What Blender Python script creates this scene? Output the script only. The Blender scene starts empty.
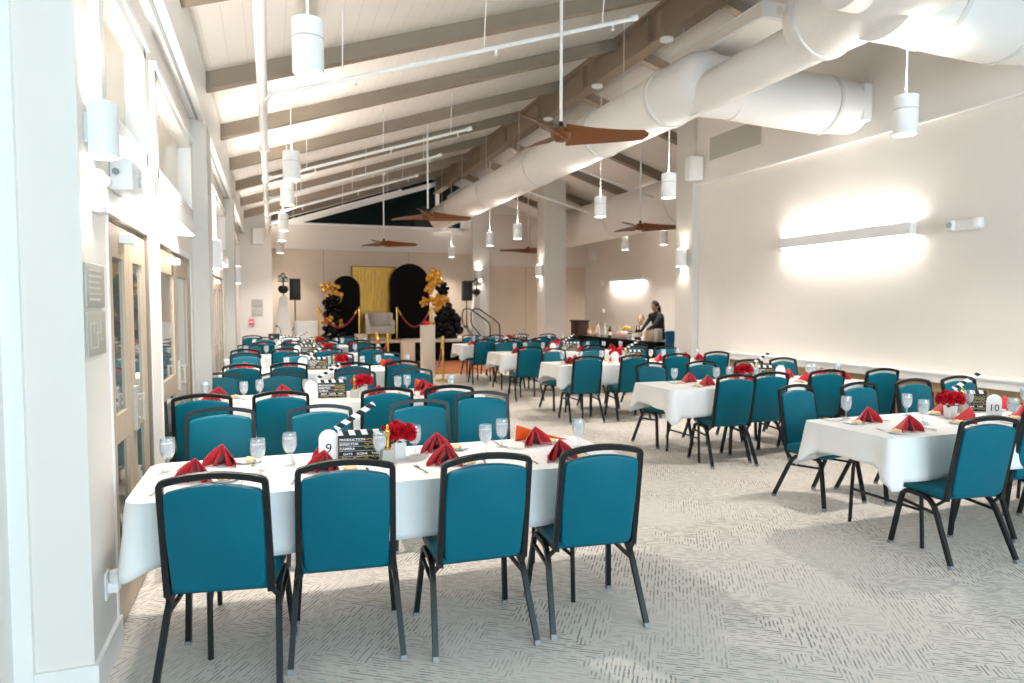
import bpy, bmesh, math, random
from mathutils import Vector, Matrix
PI = math.pi
sc = bpy.context.scene
COL = sc.collection
random.seed(7)

# ------------------------------------------------------------------ materials
MATS = {}
def mat(name, color=(0.8, 0.8, 0.8), rough=0.5, metal=0.0, emit=None, estr=0.0, spec=0.5, trans=0.0, ior=1.45, sheen=0.0, coat=0.0, alpha=1.0):
    if name in MATS: return MATS[name]
    m = bpy.data.materials.new(name); m.use_nodes = True
    b = m.node_tree.nodes['Principled BSDF']
    b.inputs['Base Color'].default_value = (*color, 1)
    b.inputs['Roughness'].default_value = rough
    b.inputs['Metallic'].default_value = metal
    b.inputs['Specular IOR Level'].default_value = spec
    b.inputs['Transmission Weight'].default_value = trans
    b.inputs['IOR'].default_value = ior
    b.inputs['Sheen Weight'].default_value = sheen
    b.inputs['Coat Weight'].default_value = coat
    b.inputs['Alpha'].default_value = alpha
    if emit:
        b.inputs['Emission Color'].default_value = (*emit, 1)
        b.inputs['Emission Strength'].default_value = estr
    MATS[name] = m
    return m
def nt(m): return m.node_tree.nodes, m.node_tree.links, m.node_tree.nodes['Principled BSDF']
def noisy(m, c1, c2, scale=8.0, stretch=(1, 1, 1), detail=4, bump=0.0, bscale=60.0, coord='Object'):
    n, l, b = nt(m)
    tc = n.new('ShaderNodeTexCoord'); mp = n.new('ShaderNodeMapping'); mp.inputs['Scale'].default_value = stretch
    tx = n.new('ShaderNodeTexNoise'); tx.inputs['Scale'].default_value = scale; tx.inputs['Detail'].default_value = detail
    mx = n.new('ShaderNodeMix'); mx.data_type = 'RGBA'
    mx.inputs[6].default_value = (*c1, 1); mx.inputs[7].default_value = (*c2, 1)
    l.new(tc.outputs[coord], mp.inputs[0]); l.new(mp.outputs[0], tx.inputs[0])
    l.new(tx.outputs['Fac'], mx.inputs[0]); l.new(mx.outputs[2], b.inputs['Base Color'])
    if bump:
        t2 = n.new('ShaderNodeTexNoise'); t2.inputs['Scale'].default_value = bscale
        bp = n.new('ShaderNodeBump'); bp.inputs['Strength'].default_value = bump; bp.inputs['Distance'].default_value = 0.01
        l.new(mp.outputs[0], t2.inputs[0]); l.new(t2.outputs['Fac'], bp.inputs['Height']); l.new(bp.outputs[0], b.inputs['Normal'])
    return m

M_wall = noisy(mat('wall_paint', rough=0.7), (0.76, 0.72, 0.67), (0.79, 0.75, 0.70), 3, bump=0.05, bscale=220)
M_white = mat('white_paint', (0.80, 0.78, 0.75), 0.45)
M_trim = mat('trim_white', (0.84, 0.83, 0.81), 0.4)
M_beige = noisy(mat('beige_panel', rough=0.75), (0.60, 0.50, 0.41), (0.63, 0.53, 0.435), 2)
M_band = mat('pale_band', (0.68, 0.63, 0.57), 0.7)
M_gray = mat('pilaster_gray', (0.60, 0.575, 0.53), 0.65)
M_rafter = noisy(mat('rafter_taupe', rough=0.6), (0.26, 0.205, 0.155), (0.30, 0.24, 0.18), 6, (1, 1, 1))
M_ridge = mat('ridge_taupe', (0.27, 0.205, 0.145), 0.55)
M_duct = noisy(mat('duct_white', rough=0.5), (0.78, 0.76, 0.73), (0.82, 0.80, 0.775), 30)
M_seam = mat('duct_seam', (0.68, 0.66, 0.63), 0.5)
M_lampw = mat('lamp_white', (0.82, 0.82, 0.82), 0.35)
M_groove = mat('lamp_groove', (0.30, 0.32, 0.34), 0.5)
M_glow = mat('lamp_glow', (1, 1, 1), 0.5, emit=(1.0, 0.93, 0.82), estr=6)
M_bar = mat('bar_glow', (1, 1, 1), 0.5, emit=(1.0, 0.95, 0.88), estr=6)
M_rod = mat('white_rod', (0.80, 0.79, 0.77), 0.4)
M_teal = mat('teal_vinyl', (0.0, 0.155, 0.225), 0.42, spec=0.22, sheen=0.0)
noisy(M_teal, (0.0, 0.112, 0.163), (0.0, 0.125, 0.182), 5, bump=0.06, bscale=500)
M_frame = mat('chair_frame', (0.007, 0.009, 0.010), 0.4, metal=0.0, spec=0.4)
M_foot = mat('chair_foot', (0.24, 0.25, 0.26), 0.35)
M_cloth = noisy(mat('white_cloth', rough=0.85), (0.80, 0.80, 0.80), (0.84, 0.84, 0.84), 4, bump=0.08, bscale=25)
M_red = noisy(mat('red_napkin', rough=0.75, sheen=0.3), (0.52, 0.006, 0.018), (0.60, 0.012, 0.026), 9)
M_orange = mat('orange_napkin', (0.85, 0.12, 0.015), 0.75)
M_petal = noisy(mat('red_petal', rough=0.6), (0.45, 0.0, 0.012), (0.72, 0.012, 0.03), 30)
M_leaf = mat('green_leaf', (0.05, 0.16, 0.04), 0.5)
M_gold = mat('gold_metal', (0.85, 0.55, 0.13), 0.25, metal=1.0)
M_goldb = mat('gold_balloon', (0.86, 0.45, 0.06), 0.18, metal=0.6, coat=0.6)
M_blackb = mat('black_balloon', (0.003, 0.003, 0.004), 0.12, spec=0.3)
M_black = mat('black_fabric', (0.006, 0.006, 0.006), 0.9, spec=0.15)
M_blackp = mat('black_plastic', (0.012, 0.013, 0.014), 0.4)
M_ceram = mat('white_ceramic', (0.85, 0.85, 0.85), 0.3)
M_card = mat('white_card', (0.86, 0.85, 0.84), 0.6)
M_ink = mat('black_ink', (0.02, 0.02, 0.02), 0.7)
M_yell = mat('yellow_ink', (0.78, 0.52, 0.03), 0.7)
M_board = mat('black_board', (0.008, 0.016, 0.016), 0.6)
M_steel = mat('cutlery_steel', (0.55, 0.55, 0.55), 0.25, metal=1.0)
M_food = noisy(mat('bread_roll', rough=0.8), (0.78, 0.52, 0.22), (0.9, 0.74, 0.48), 40)
M_wood = noisy(mat('fan_wood', rough=0.35, coat=0.2), (0.13, 0.034, 0.006), (0.25, 0.078, 0.014), 7, (1, 14, 14))
M_plinth = noisy(mat('plinth_wood', rough=0.6), (0.68, 0.58, 0.46), (0.73, 0.63, 0.51), 5, (8, 8, 1))
M_slat = noisy(mat('slat_wood', rough=0.55), (0.33, 0.21, 0.10), (0.46, 0.31, 0.16), 6, (6, 6, 1))
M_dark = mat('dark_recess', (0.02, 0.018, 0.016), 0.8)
M_door = noisy(mat('door_wood', rough=0.4), (0.44, 0.345, 0.25), (0.52, 0.415, 0.305), 5, (9, 9, 0.8))
M_bronze = mat('door_bronze', (0.28, 0.22, 0.17), 0.35, metal=0.4)
M_dglass = mat('door_glass', (0.42, 0.45, 0.44), 0.04, metal=0.75, spec=0.8)
M_night = mat('night_glass', (0.006, 0.013, 0.014), 0.06, spec=0.55)
M_wglass = mat('clerestory_glass', (0.66, 0.54, 0.38), 0.08, spec=0.6)  # warm light of the room beyond is put into the pane colour
M_cglass = mat('window_glass', (0.55, 0.63, 0.66), 0.06, spec=0.6)
M_plaque = mat('plaque_gray', (0.44, 0.42, 0.37), 0.45)
M_plaqt = mat('plaque_text', (0.62, 0.60, 0.54), 0.5)
M_pink = mat('fire_red', (0.80, 0.10, 0.16), 0.5)
M_grille = mat('grille_gray', (0.50, 0.48, 0.42), 0.5)
M_spk = mat('speaker_black', (0.015, 0.017, 0.018), 0.5)
M_mahog = noisy(mat('mahogany', rough=0.4), (0.035, 0.012, 0.009), (0.06, 0.02, 0.014), 6, (8, 8, 1))
M_rope = mat('velvet_rope', (0.30, 0.004, 0.02), 0.8, sheen=0.4)
M_fringe = noisy(mat('gold_fringe', rough=0.3, metal=0.5), (0.13, 0.05, 0.004), (0.62, 0.32, 0.03), 9, (6, 6, 0.4))
M_dance = noisy(mat('dance_floor', rough=0.35), (0.42, 0.13, 0.04), (0.56, 0.20, 0.07), 4, (6, 1, 1))
M_skin = mat('skin', (0.55, 0.32, 0.22), 0.55)
M_hair = mat('dark_hair', (0.012, 0.008, 0.006), 0.6)
M_jacket = mat('dark_jacket', (0.022, 0.026, 0.028), 0.75)
M_pants = mat('dark_trousers', (0.012, 0.012, 0.014), 0.8)
M_shirt = mat('white_shirt', (0.75, 0.74, 0.72), 0.8)
M_sofa = noisy(mat('pale_upholstery', rough=0.85), (0.50, 0.46, 0.41), (0.55, 0.51, 0.46), 8)
M_blue = mat('blue_panel', (0.0, 0.13, 0.32), 0.6)
M_stretch = mat('stretch_fabric', (0.74, 0.72, 0.69), 0.8)
M_lens = mat('lamp_lens', (0.45, 0.50, 0.50), 0.1, spec=0.8)

# drinking glass: cheap clear shell
def clear_glass(name, tint, refl=0.12, dens=0.25):
    m = bpy.data.materials.new(name); m.use_nodes = True
    n, l = m.node_tree.nodes, m.node_tree.links
    n.clear()
    out = n.new('ShaderNodeOutputMaterial'); tr = n.new('ShaderNodeBsdfTransparent'); tr.inputs[0].default_value = (*tint, 1)
    gl = n.new('ShaderNodeBsdfGlossy'); gl.inputs['Roughness'].default_value = 0.04
    df = n.new('ShaderNodeBsdfDiffuse'); df.inputs[0].default_value = (0.88, 0.92, 0.94, 1)
    lw = n.new('ShaderNodeLayerWeight'); lw.inputs[0].default_value = 0.35
    m1 = n.new('ShaderNodeMixShader'); m2 = n.new('ShaderNodeMixShader'); m2.inputs[0].default_value = dens
    mr = n.new('ShaderNodeMath'); mr.operation = 'MULTIPLY_ADD'; mr.inputs[1].default_value = 0.6; mr.inputs[2].default_value = refl
    l.new(lw.outputs['Facing'], mr.inputs[0]); l.new(mr.outputs[0], m1.inputs[0])
    l.new(tr.outputs[0], m1.inputs[1]); l.new(gl.outputs[0], m1.inputs[2])
    l.new(m1.outputs[0], m2.inputs[1]); l.new(df.outputs[0], m2.inputs[2]); l.new(m2.outputs[0], out.inputs[0])
    return m
M_glass = clear_glass('clear_glass', (0.97, 0.99, 1.0), 0.05, 0.14)
M_water = clear_glass('ice_water', (0.86, 0.91, 0.93), 0.08, 0.34)

# carpet: herringbone patches of short dark dashes on a pale ground
def carpet():
    m = mat('carpet_dashes', (0.5, 0.48, 0.45), 0.95, spec=0.1)
    n, l, b = nt(m)
    tc = n.new('ShaderNodeTexCoord'); mp = n.new('ShaderNodeMapping')
    mp.inputs['Rotation'].default_value = (0, 0, math.radians(33))
    l.new(tc.outputs['Object'], mp.inputs[0])
    nz = n.new('ShaderNodeTexNoise'); nz.inputs['Scale'].default_value = 1.6; nz.inputs['Detail'].default_value = 3
    l.new(mp.outputs[0], nz.inputs[0])
    ck = n.new('ShaderNodeTexVoronoi'); ck.inputs['Scale'].default_value = 3.3; ck.distance = 'MANHATTAN'; ck.inputs['Randomness'].default_value = 0.75
    l.new(mp.outputs[0], ck.inputs[0])
    sep = n.new('ShaderNodeSeparateColor'); l.new(ck.outputs['Color'], sep.inputs[0])
    gt = n.new('ShaderNodeMath'); gt.operation = 'GREATER_THAN'; gt.inputs[1].default_value = 0.5
    l.new(sep.outputs[0], gt.inputs[0])
    sxy = n.new('ShaderNodeSeparateXYZ'); l.new(mp.outputs[0], sxy.inputs[0])
    def dashes(axis, sx, sy, thr):
        """rows of dashes 2.4 cm apart, each broken up along its length"""
        mm = n.new('ShaderNodeMapping'); mm.inputs['Scale'].default_value = (sx, sy, 1)
        l.new(mp.outputs[0], mm.inputs[0])
        t = n.new('ShaderNodeTexNoise'); t.inputs['Scale'].default_value = 1.0; t.inputs['Detail'].default_value = 2.0; t.inputs['Roughness'].default_value = 0.65
        l.new(mm.outputs[0], t.inputs[0])
        mr = n.new('ShaderNodeMapRange'); mr.inputs[1].default_value = thr; mr.inputs[2].default_value = thr + 0.09
        l.new(t.outputs['Fac'], mr.inputs[0])
        wob = n.new('ShaderNodeMath'); wob.operation = 'MULTIPLY_ADD'; wob.inputs[1].default_value = 0.012
        l.new(nz.outputs['Fac'], wob.inputs[0]); l.new(sxy.outputs[axis], wob.inputs[2])
        k = n.new('ShaderNodeMath'); k.operation = 'MULTIPLY'; k.inputs[1].default_value = 2 * PI / 0.020; l.new(wob.outputs[0], k.inputs[0])
        si = n.new('ShaderNodeMath'); si.operation = 'SINE'; l.new(k.outputs[0], si.inputs[0])
        st = n.new('ShaderNodeMapRange'); st.inputs[1].default_value = -0.1; st.inputs[2].default_value = 0.5; l.new(si.outputs[0], st.inputs[0])
        o = n.new('ShaderNodeMath'); o.operation = 'MULTIPLY'; l.new(mr.outputs[0], o.inputs[0]); l.new(st.outputs[0], o.inputs[1]); return o
    a = dashes(1, 13, 46, 0.455); c = dashes(0, 46, 13, 0.455)
    mx = n.new('ShaderNodeMix'); l.new(gt.outputs[0], mx.inputs[0]); l.new(a.outputs[0], mx.inputs[2]); l.new(c.outputs[0], mx.inputs[3])
    dens = n.new('ShaderNodeMapRange'); dens.inputs[1].default_value = 0.36; dens.inputs[2].default_value = 0.62
    dens.inputs[3].default_value = 0.3; dens.inputs[4].default_value = 1.0
    l.new(nz.outputs['Fac'], dens.inputs[0])
    f = n.new('ShaderNodeMath'); f.operation = 'MULTIPLY'; l.new(mx.outputs[0], f.inputs[0]); l.new(dens.outputs[0], f.inputs[1])
    g = n.new('ShaderNodeMix'); g.data_type = 'RGBA'
    g.inputs[6].default_value = (0.72, 0.675, 0.625, 1); g.inputs[7].default_value = (0.25, 0.245, 0.24, 1)
    l.new(f.outputs[0], g.inputs[0]); l.new(g.outputs[2], b.inputs['Base Color'])
    return m
M_carpet = carpet()

# slanted black and white stripes of the clapper sticks
def stripes():
    m = mat('clapper_stripes', (0.8, 0.8, 0.8), 0.6)
    n, l, b = nt(m)
    tc = n.new('ShaderNodeTexCoord'); sp = n.new('ShaderNodeSeparateXYZ'); l.new(tc.outputs['Object'], sp.inputs[0])
    sh = n.new('ShaderNodeMath'); sh.operation = 'MULTIPLY_ADD'; sh.inputs[1].default_value = 0.32; l.new(sp.outputs[2], sh.inputs[0]); l.new(sp.outputs[0], sh.inputs[2])
    mu = n.new('ShaderNodeMath'); mu.operation = 'MULTIPLY_ADD'; mu.inputs[1].default_value = 1 / 0.052; mu.inputs[2].default_value = 20.12; l.new(sh.outputs[0], mu.inputs[0])
    fr = n.new('ShaderNodeMath'); fr.operation = 'FRACT'; l.new(mu.outputs[0], fr.inputs[0])
    lt = n.new('ShaderNodeMath'); lt.operation = 'LESS_THAN'; lt.inputs[1].default_value = 0.5; l.new(fr.outputs[0], lt.inputs[0])
    mx = n.new('ShaderNodeMix'); mx.data_type = 'RGBA'; mx.inputs[6].default_value = (0.008, 0.014, 0.014, 1); mx.inputs[7].default_value = (0.86, 0.85, 0.84, 1)
    l.new(lt.outputs[0], mx.inputs[0]); l.new(mx.outputs[2], b.inputs['Base Color'])
    return m
M_stripe = stripes()

# ceiling boards: fine lines along the slope
def boards():
    m = mat('ceiling_boards', (0.82, 0.79, 0.75), 0.7)
    n, l, b = nt(m)
    tc = n.new('ShaderNodeTexCoord'); sp = n.new('ShaderNodeSeparateXYZ'); l.new(tc.outputs['Object'], sp.inputs[0])
    mu = n.new('ShaderNodeMath'); mu.operation = 'MULTIPLY'; mu.inputs[1].default_value = 6.0; l.new(sp.outputs[0], mu.inputs[0])
    fr = n.new('ShaderNodeMath'); fr.operation = 'FRACT'; l.new(mu.outputs[0], fr.inputs[0])
    lt = n.new('ShaderNodeMath'); lt.operation = 'LESS_THAN'; lt.inputs[1].default_value = 0.05; l.new(fr.outputs[0], lt.inputs[0])
    mx = n.new('ShaderNodeMix'); mx.data_type = 'RGBA'
    mx.inputs[6].default_value = (0.80, 0.755, 0.70, 1); mx.inputs[7].default_value = (0.71, 0.665, 0.61, 1)
    l.new(lt.outputs[0], mx.inputs[0]); l.new(mx.outputs[2], b.inputs['Base Color'])
    return m
M_boards = boards()

# ------------------------------------------------------------------ mesh builder
class MB:
    def __init__(s): s.v = []; s.f = []; s.sm = []
    def add(s, vs, fs, smooth=False, M=None):
        o = len(s.v)
        for p in vs: s.v.append(tuple(M @ Vector(p)) if M else tuple(p))
        for f in fs: s.f.append([i + o for i in f]); s.sm.append(smooth)
        return s
    def box(s, x0, x1, y0, y1, z0, z1, M=None):
        vs = [(x0, y0, z0), (x1, y0, z0), (x1, y1, z0), (x0, y1, z0), (x0, y0, z1), (x1, y0, z1), (x1, y1, z1), (x0, y1, z1)]
        return s.add(vs, [(0, 3, 2, 1), (4, 5, 6, 7), (0, 1, 5, 4), (1, 2, 6, 5), (2, 3, 7, 6), (3, 0, 4, 7)], False, M)
    def rbox(s, x0, x1, y0, y1, z0, z1, b=0.01, M=None, seg=2):
        bm = bmesh.new(); bmesh.ops.create_cube(bm, size=1)
        for v in bm.verts:
            v.co = Vector(((x0 + x1) / 2 + v.co.x * (x1 - x0), (y0 + y1) / 2 + v.co.y * (y1 - y0), (z0 + z1) / 2 + v.co.z * (z1 - z0)))
        bmesh.ops.bevel(bm, geom=bm.edges[:], offset=b, segments=seg, affect='EDGES', profile=0.5)
        bm.verts.index_update()
        s.add([v.co.copy() for v in bm.verts], [[v.index for v in f.verts] for f in bm.faces], True, M); bm.free(); return s
    def lathe(s, prof, n=16, c=(0, 0, 0), M=None, cap=True, smooth=True):
        vs, fs = [], []
        k = len(prof)
        for i in range(n):
            a = 2 * PI * i / n
            for r, z in prof: vs.append((c[0] + r * math.cos(a), c[1] + r * math.sin(a), c[2] + z))
        for i in range(n):
            j = (i + 1) % n
            for q in range(k - 1): fs.append((i * k + q, j * k + q, j * k + q + 1, i * k + q + 1))
        s.add(vs, fs, smooth, M)
        if cap:
            if prof[0][0] > 1e-5: s.add([vs[i * k] for i in range(n)], [list(range(n))[::-1]], False, M)
            if prof[-1][0] > 1e-5: s.add([vs[i * k + k - 1] for i in range(n)], [list(range(n))], False, M)
        return s
    def cyl(s, p0, p1, r0, r1=None, n=12, cap=True):
        r1 = r0 if r1 is None else r1
        return s.tube([p0, p1], [r0, r1], n, cap)
    def tube(s, path, r, n=10, cap=True, closed=False, prof=None, up=None):
        """round tube, or a rectangular one with prof=(half width, half height)"""
        P = [Vector(p) for p in path]; m = len(P)
        rs = r if isinstance(r, (list, tuple)) else [r] * m
        vs, fs = [], []
        prev = None
        for i in range(m):
            if closed: t = (P[(i + 1) % m] - P[i - 1])
            else: t = P[min(i + 1, m - 1)] - P[max(i - 1, 0)]
            t.normalize()
            if up is not None: u = Vector(up); u = (u - t * u.dot(t)).normalized()
            elif prev is None:
                u = Vector((0, 0, 1)) if abs(t.z) < 0.9 else Vector((1, 0, 0)); u = (u - t * u.dot(t)).normalized()
            else: u = (prev - t * prev.dot(t)).normalized()
            prev = u; w = t.cross(u)
            if prof:
                a, b = prof; q = [(a, b), (-a, b), (-a, -b), (a, -b)]
                for x, y in q: vs.append(P[i] + w * x * rs[i] + u * y * rs[i])
            else:
                for k in range(n):
                    an = 2 * PI * k / n; vs.append(P[i] + (u * math.cos(an) + w * math.sin(an)) * rs[i])
        nn = 4 if prof else n
        for i in range(m if closed else m - 1):
            j = (i + 1) % m
            for k in range(nn):
                k2 = (k + 1) % nn
                fs.append((i * nn + k, i * nn + k2, j * nn + k2, j * nn + k))
        if cap and not closed:
            fs.append(list(range(nn))[::-1]); fs.append([(m - 1) * nn + k for k in range(nn)])
        return s.add(vs, fs, not prof)
    def sphere(s, c, r, n=12, m=8, sx=1, sy=1, sz=1, M=None):
        prof = [(max(1e-6, r * math.sin(PI * i / m)), -r * math.cos(PI * i / m)) for i in range(m + 1)]
        MM = Matrix.Translation(c) @ Matrix.Diagonal((sx, sy, sz, 1))
        if M: MM = M @ MM
        return s.lathe(prof, n, (0, 0, 0), MM, False)
    def slab(s, outline, t0, t1, bev=0.0, fn=None, smooth=True):
        """outline (2-D, counter-clockwise) extruded from t0 to t1 with bevelled rims; fn maps (x, y, t) to a point"""
        fn = fn or (lambda x, y, t: (x, y, t)); n = len(outline)
        O = [Vector(p) for p in outline]; nor = []
        for i in range(n):
            a = O[i] - O[i - 1]; b = O[(i + 1) % n] - O[i]
            a = a.normalized() if a.length > 1e-9 else b.normalized(); b = b.normalized() if b.length > 1e-9 else a
            t = a + b
            t = t.normalized() if t.length > 1e-6 else a
            nor.append(Vector((t.y, -t.x)))
        rings = [(0, t0), (0, t1)] if not bev else [(-bev, t0), (-0.3 * bev, t0 + 0.3 * bev), (0, t0 + bev), (0, t1 - bev), (-0.3 * bev, t1 - 0.3 * bev), (-bev, t1)]
        vs, fs = [], []
        for off, t in rings:
            for i in range(n):
                p = O[i] + nor[i] * off; vs.append(fn(p.x, p.y, t))
        for r in range(len(rings) - 1):
            for i in range(n):
                j = (i + 1) % n; fs.append((r * n + i, r * n + j, (r + 1) * n + j, (r + 1) * n + i))
        s.add(vs, fs, bool(bev) and smooth)
        k = len(rings) - 1
        s.add(vs[:n], [list(range(n))[::-1]], False); s.add(vs[k * n:], [list(range(n))], False)
        return s
    def mesh(s, name, m):
        me = bpy.data.meshes.new(name); me.from_pydata(s.v, [], s.f)
        me.polygons.foreach_set('use_smooth', s.sm); me.update()
        bm = bmesh.new(); bm.from_mesh(me); bmesh.ops.remove_doubles(bm, verts=bm.verts, dist=1e-5)
        bmesh.ops.recalc_face_normals(bm, faces=bm.faces); bm.to_mesh(me); bm.free()
        me.set_sharp_from_angle(angle=math.radians(42))
        for q in (m if isinstance(m, (list, tuple)) else [m]): me.materials.append(q)
        return me
    def build(s, name, m, parent=None):
        o = bpy.data.objects.new(name, s.mesh(name, m)); COL.objects.link(o)
        if parent: o.parent = parent
        return o
def box(*a): return MB().box(*a)
def rbox(*a, **k): return MB().rbox(*a, **k)
def cyl(*a, **k): return MB().cyl(*a, **k)
def tag(o, label, cat, group=None):
    o['label'] = label; o['category'] = cat
    if group: o['group'] = group
    return o
def thing(name, label, cat, loc=(0, 0, 0), rz=0.0, group=None):
    o = bpy.data.objects.new(name, None); o.empty_display_size = 0.1; COL.objects.link(o)
    o.location = loc; o.rotation_euler = (0, 0, rz)
    return tag(o, label, cat, group)
def struct(name, mb, m, parent=None):
    o = mb.build(name, m, parent)
    if not parent: o['kind'] = 'structure'
    return o
KIDS = {}
def kids(o):
    return [c for c in COL.objects if c.parent == o]
def freeze(o):
    """remember the children of a prototype, so that copying does not search the scene"""
    KIDS[o.name] = [(c, [(g, []) for g in kids(c)]) for c in kids(o)]; return o
def dup(o, loc, rz=0.0, label=None, group=None):
    r = o.copy(); COL.objects.link(r); r.location = loc; r.rotation_euler = (0, 0, rz)
    if label: r['label'] = label
    if group: r['group'] = group
    for c, gs in KIDS[o.name]:
        d = c.copy(); COL.objects.link(d); d.parent = r
        for g, _ in gs:
            e = g.copy(); COL.objects.link(e); e.parent = d
    return r
class Stock:
    """the first call moves the prototype itself, later ones copy it"""
    def __init__(s, o): s.o = freeze(o); s.used = False
    def put(s, loc, rz, label, group=None):
        if not s.used:
            s.used = True; s.o.location = loc; s.o.rotation_euler = (0, 0, rz); s.o['label'] = label
            if group: s.o['group'] = group
            return s.o
        return dup(s.o, loc, rz, label, group)
_txt = {}
def text_mesh(body, size, ext=0.0006, align='CENTER', bold=0.0):
    k = (body, size, ext, align, bold)
    if k not in _txt:
        cu = bpy.data.curves.new('lettering', 'FONT'); cu.body = body; cu.size = size; cu.extrude = ext
        cu.align_x = align; cu.align_y = 'CENTER'; cu.offset = bold; cu.resolution_u = 3
        o = bpy.data.objects.new('lettering', cu); COL.objects.link(o)
        dg = bpy.context.evaluated_depsgraph_get(); dg.update()
        me = bpy.data.meshes.new_from_object(o.evaluated_get(dg))
        COL.objects.unlink(o); bpy.data.objects.remove(o); _txt[k] = me
    return _txt[k]
def lettering(body, size, m, parent, loc, rot, align='CENTER', bold=0.0, name='lettering'):
    me = text_mesh(body, size, 0.0006, align, bold).copy(); me.materials.clear(); me.materials.append(m)
    o = bpy.data.objects.new(name, me); COL.objects.link(o); o.location = loc; o.rotation_euler = rot
    if parent: o.parent = parent
    return o
def light(name, kind, loc, energy, color=(1, 0.9, 0.78), rot=(0, 0, 0), **k):
    d = bpy.data.lights.new(name, kind); d.energy = energy; d.color = color
    for a, b in k.items(): setattr(d, a, b)
    o = bpy.data.objects.new(name, d); COL.objects.link(o); o.location = loc; o.rotation_euler = rot; return o
def arc(cx, cy, r, a0, a1, n):
    return [(cx + r * math.cos(a0 + (a1 - a0) * i / n), cy + r * math.sin(a0 + (a1 - a0) * i / n)) for i in range(n + 1)]
ORD = ['first', 'second', 'third', 'fourth', 'fifth', 'sixth', 'seventh', 'eighth']

# ------------------------------------------------------------------ room
XL, XR, XA, YB, YF = -0.70, 7.0, 10.3, 21.5, -6.0
RX, SL = 5.05, 0.32
def zr(x):                                   # underside of the roof boards
    return 3.87 + SL * (x + 0.55) if x <= RX else 3.87 + SL * (RX + 0.55) - SL * (x - RX)
fl = struct('floor', box(-1.3, XA + 0.2, YF, YB + 0.2, -0.1, 0), M_carpet)
struct('floor_1', box(2.2, 7.6, 15.52, 19.3, 0.001, 0.012), M_dance)
struct('trim_9', box(2.2, 7.6, 15.45, 15.52, 0.0, 0.014), M_plinth)
mb = MB()
for x0, x1 in ((-1.4, RX), (RX, XA + 0.3)):
    z0, z1 = zr(x0), zr(x1)
    vs = [(x0, YF, z0), (x1, YF, z1), (x1, YB + .2, z1), (x0, YB + .2, z0), (x0, YF, z0 + .15), (x1, YF, z1 + .15), (x1, YB + .2, z1 + .15), (x0, YB + .2, z0 + .15)]
    mb.add(vs, [(0, 3, 2, 1), (4, 5, 6, 7), (0, 1, 5, 4), (1, 2, 6, 5), (2, 3, 7, 6), (3, 0, 4, 7)])
struct('ceiling', mb, M_boards)
# rafters
def rafter(y, x0, x1, m):
    mb = MB()
    def bar(h0, h1, w):
        vs = []
        for x in (x0, x1):
            z = zr(x); vs += [(x, y - w, z - h1), (x, y + w, z - h1), (x, y + w, z - h0), (x, y - w, z - h0)]
        mb.add(vs, [(0, 1, 2, 3), (7, 6, 5, 4), (0, 4, 5, 1), (1, 5, 6, 2), (2, 6, 7, 3), (3, 7, 4, 0)])
    bar(-0.01, 0.15, 0.045); bar(0.15, 0.175, 0.07)
    return struct('ceiling_beam', mb, m)
for k in range(14):
    y = -4.9 + 2.05 * k
    if y > YB: break
    rafter(y, -0.6, RX - 0.02, M_rafter); rafter(y, RX + 0.02, XA, M_rafter)
zt = zr(RX)
mb = box(RX - 0.02, RX + 0.02, YF, YB, zt - 0.46, zt - 0.02)
mb.box(RX - 0.10, RX + 0.10, YF, YB, zt - 0.50, zt - 0.46); mb.box(RX - 0.12, RX + 0.12, YF, YB, zt - 0.09, zt - 0.05)
for k in range(20):
    y = 2.275 + 2.05 * k
    if y < YB - 0.2: mb.box(RX - 0.10, RX + 0.10, y - 0.012, y + 0.012, zt - 0.46, zt - 0.08)
struct('ceiling_beam', mb, M_ridge)

# left wall with doors, clerestory windows, pilasters
YP1, YP2, YJ = 7.3, 12.4, 18.0
doors = [(3.60, 4.74), (5.16, 7.05), (9.75, 11.7)]
DH = 2.03
clers = [(3.45, 4.62), (4.98, 7.1), (8.0, 9.9), (10.2, 12.2), (13.1, 15.2), (15.5, 17.7)]
def wall_x(name, xa, xb, y0, y1, z0, z1, holes, m):
    """wall slab at x in [xa, xb] with rectangular openings (y0, y1, z0, z1)"""
    ys = sorted({y0, y1, *[h[0] for h in holes], *[h[1] for h in holes]}); zs = sorted({z0, z1, *[h[2] for h in holes], *[h[3] for h in holes]})
    mb = MB()
    for a, b in zip(ys, ys[1:]):
        col = []
        for c, d in zip(zs, zs[1:]):
            inside = any(h[0] <= a and b <= h[1] and h[2] <= c and d <= h[3] for h in holes)
            if inside: continue
            if col and abs(col[-1][1] - c) < 1e-6: col[-1][1] = d
            else: col.append([c, d])
        for c, d in col: mb.box(xa, xb, a, b, c, d)
    return struct(name, mb, m)
wall_x('wall_left', -0.94, XL, 3.13, YB, 0, 3.85, [(a, b, 0, DH) for a, b in doors] + [(a, b, 2.47, 3.12) for a, b in clers], M_wall)
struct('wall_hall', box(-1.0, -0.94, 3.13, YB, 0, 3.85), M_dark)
for i, (a, b) in enumerate(clers):
    w = struct('window_%d' % (i + 1), MB().box(-0.80, XL + 0.03, a - 0.04, a + 0.06, 2.43, 3.16).box(-0.80, XL + 0.03, b - 0.06, b + 0.04, 2.43, 3.16)
               .box(-0.80, XL + 0.03, a, b, 3.06, 3.16).box(-0.80, XL + 0.03, a, b, 2.43, 2.50), M_trim)
    MB().box(-0.785, -0.775, a, b, 2.47, 3.12).build('pane', M_wglass, w)
    MB().box(XL + 0.03, XL + 0.045, a - 0.04, b + 0.04, 3.12, 3.16).build('bead', M_trim, w)
for y in (YP1, YP2): struct('column_left', box(XL, -0.553, y, y + 0.5, 0, 3.40), M_gray)
struct('ceiling_beam', MB().box(XL, -0.55, 3.0, YJ, 3.40, 3.90), M_trim)
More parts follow.
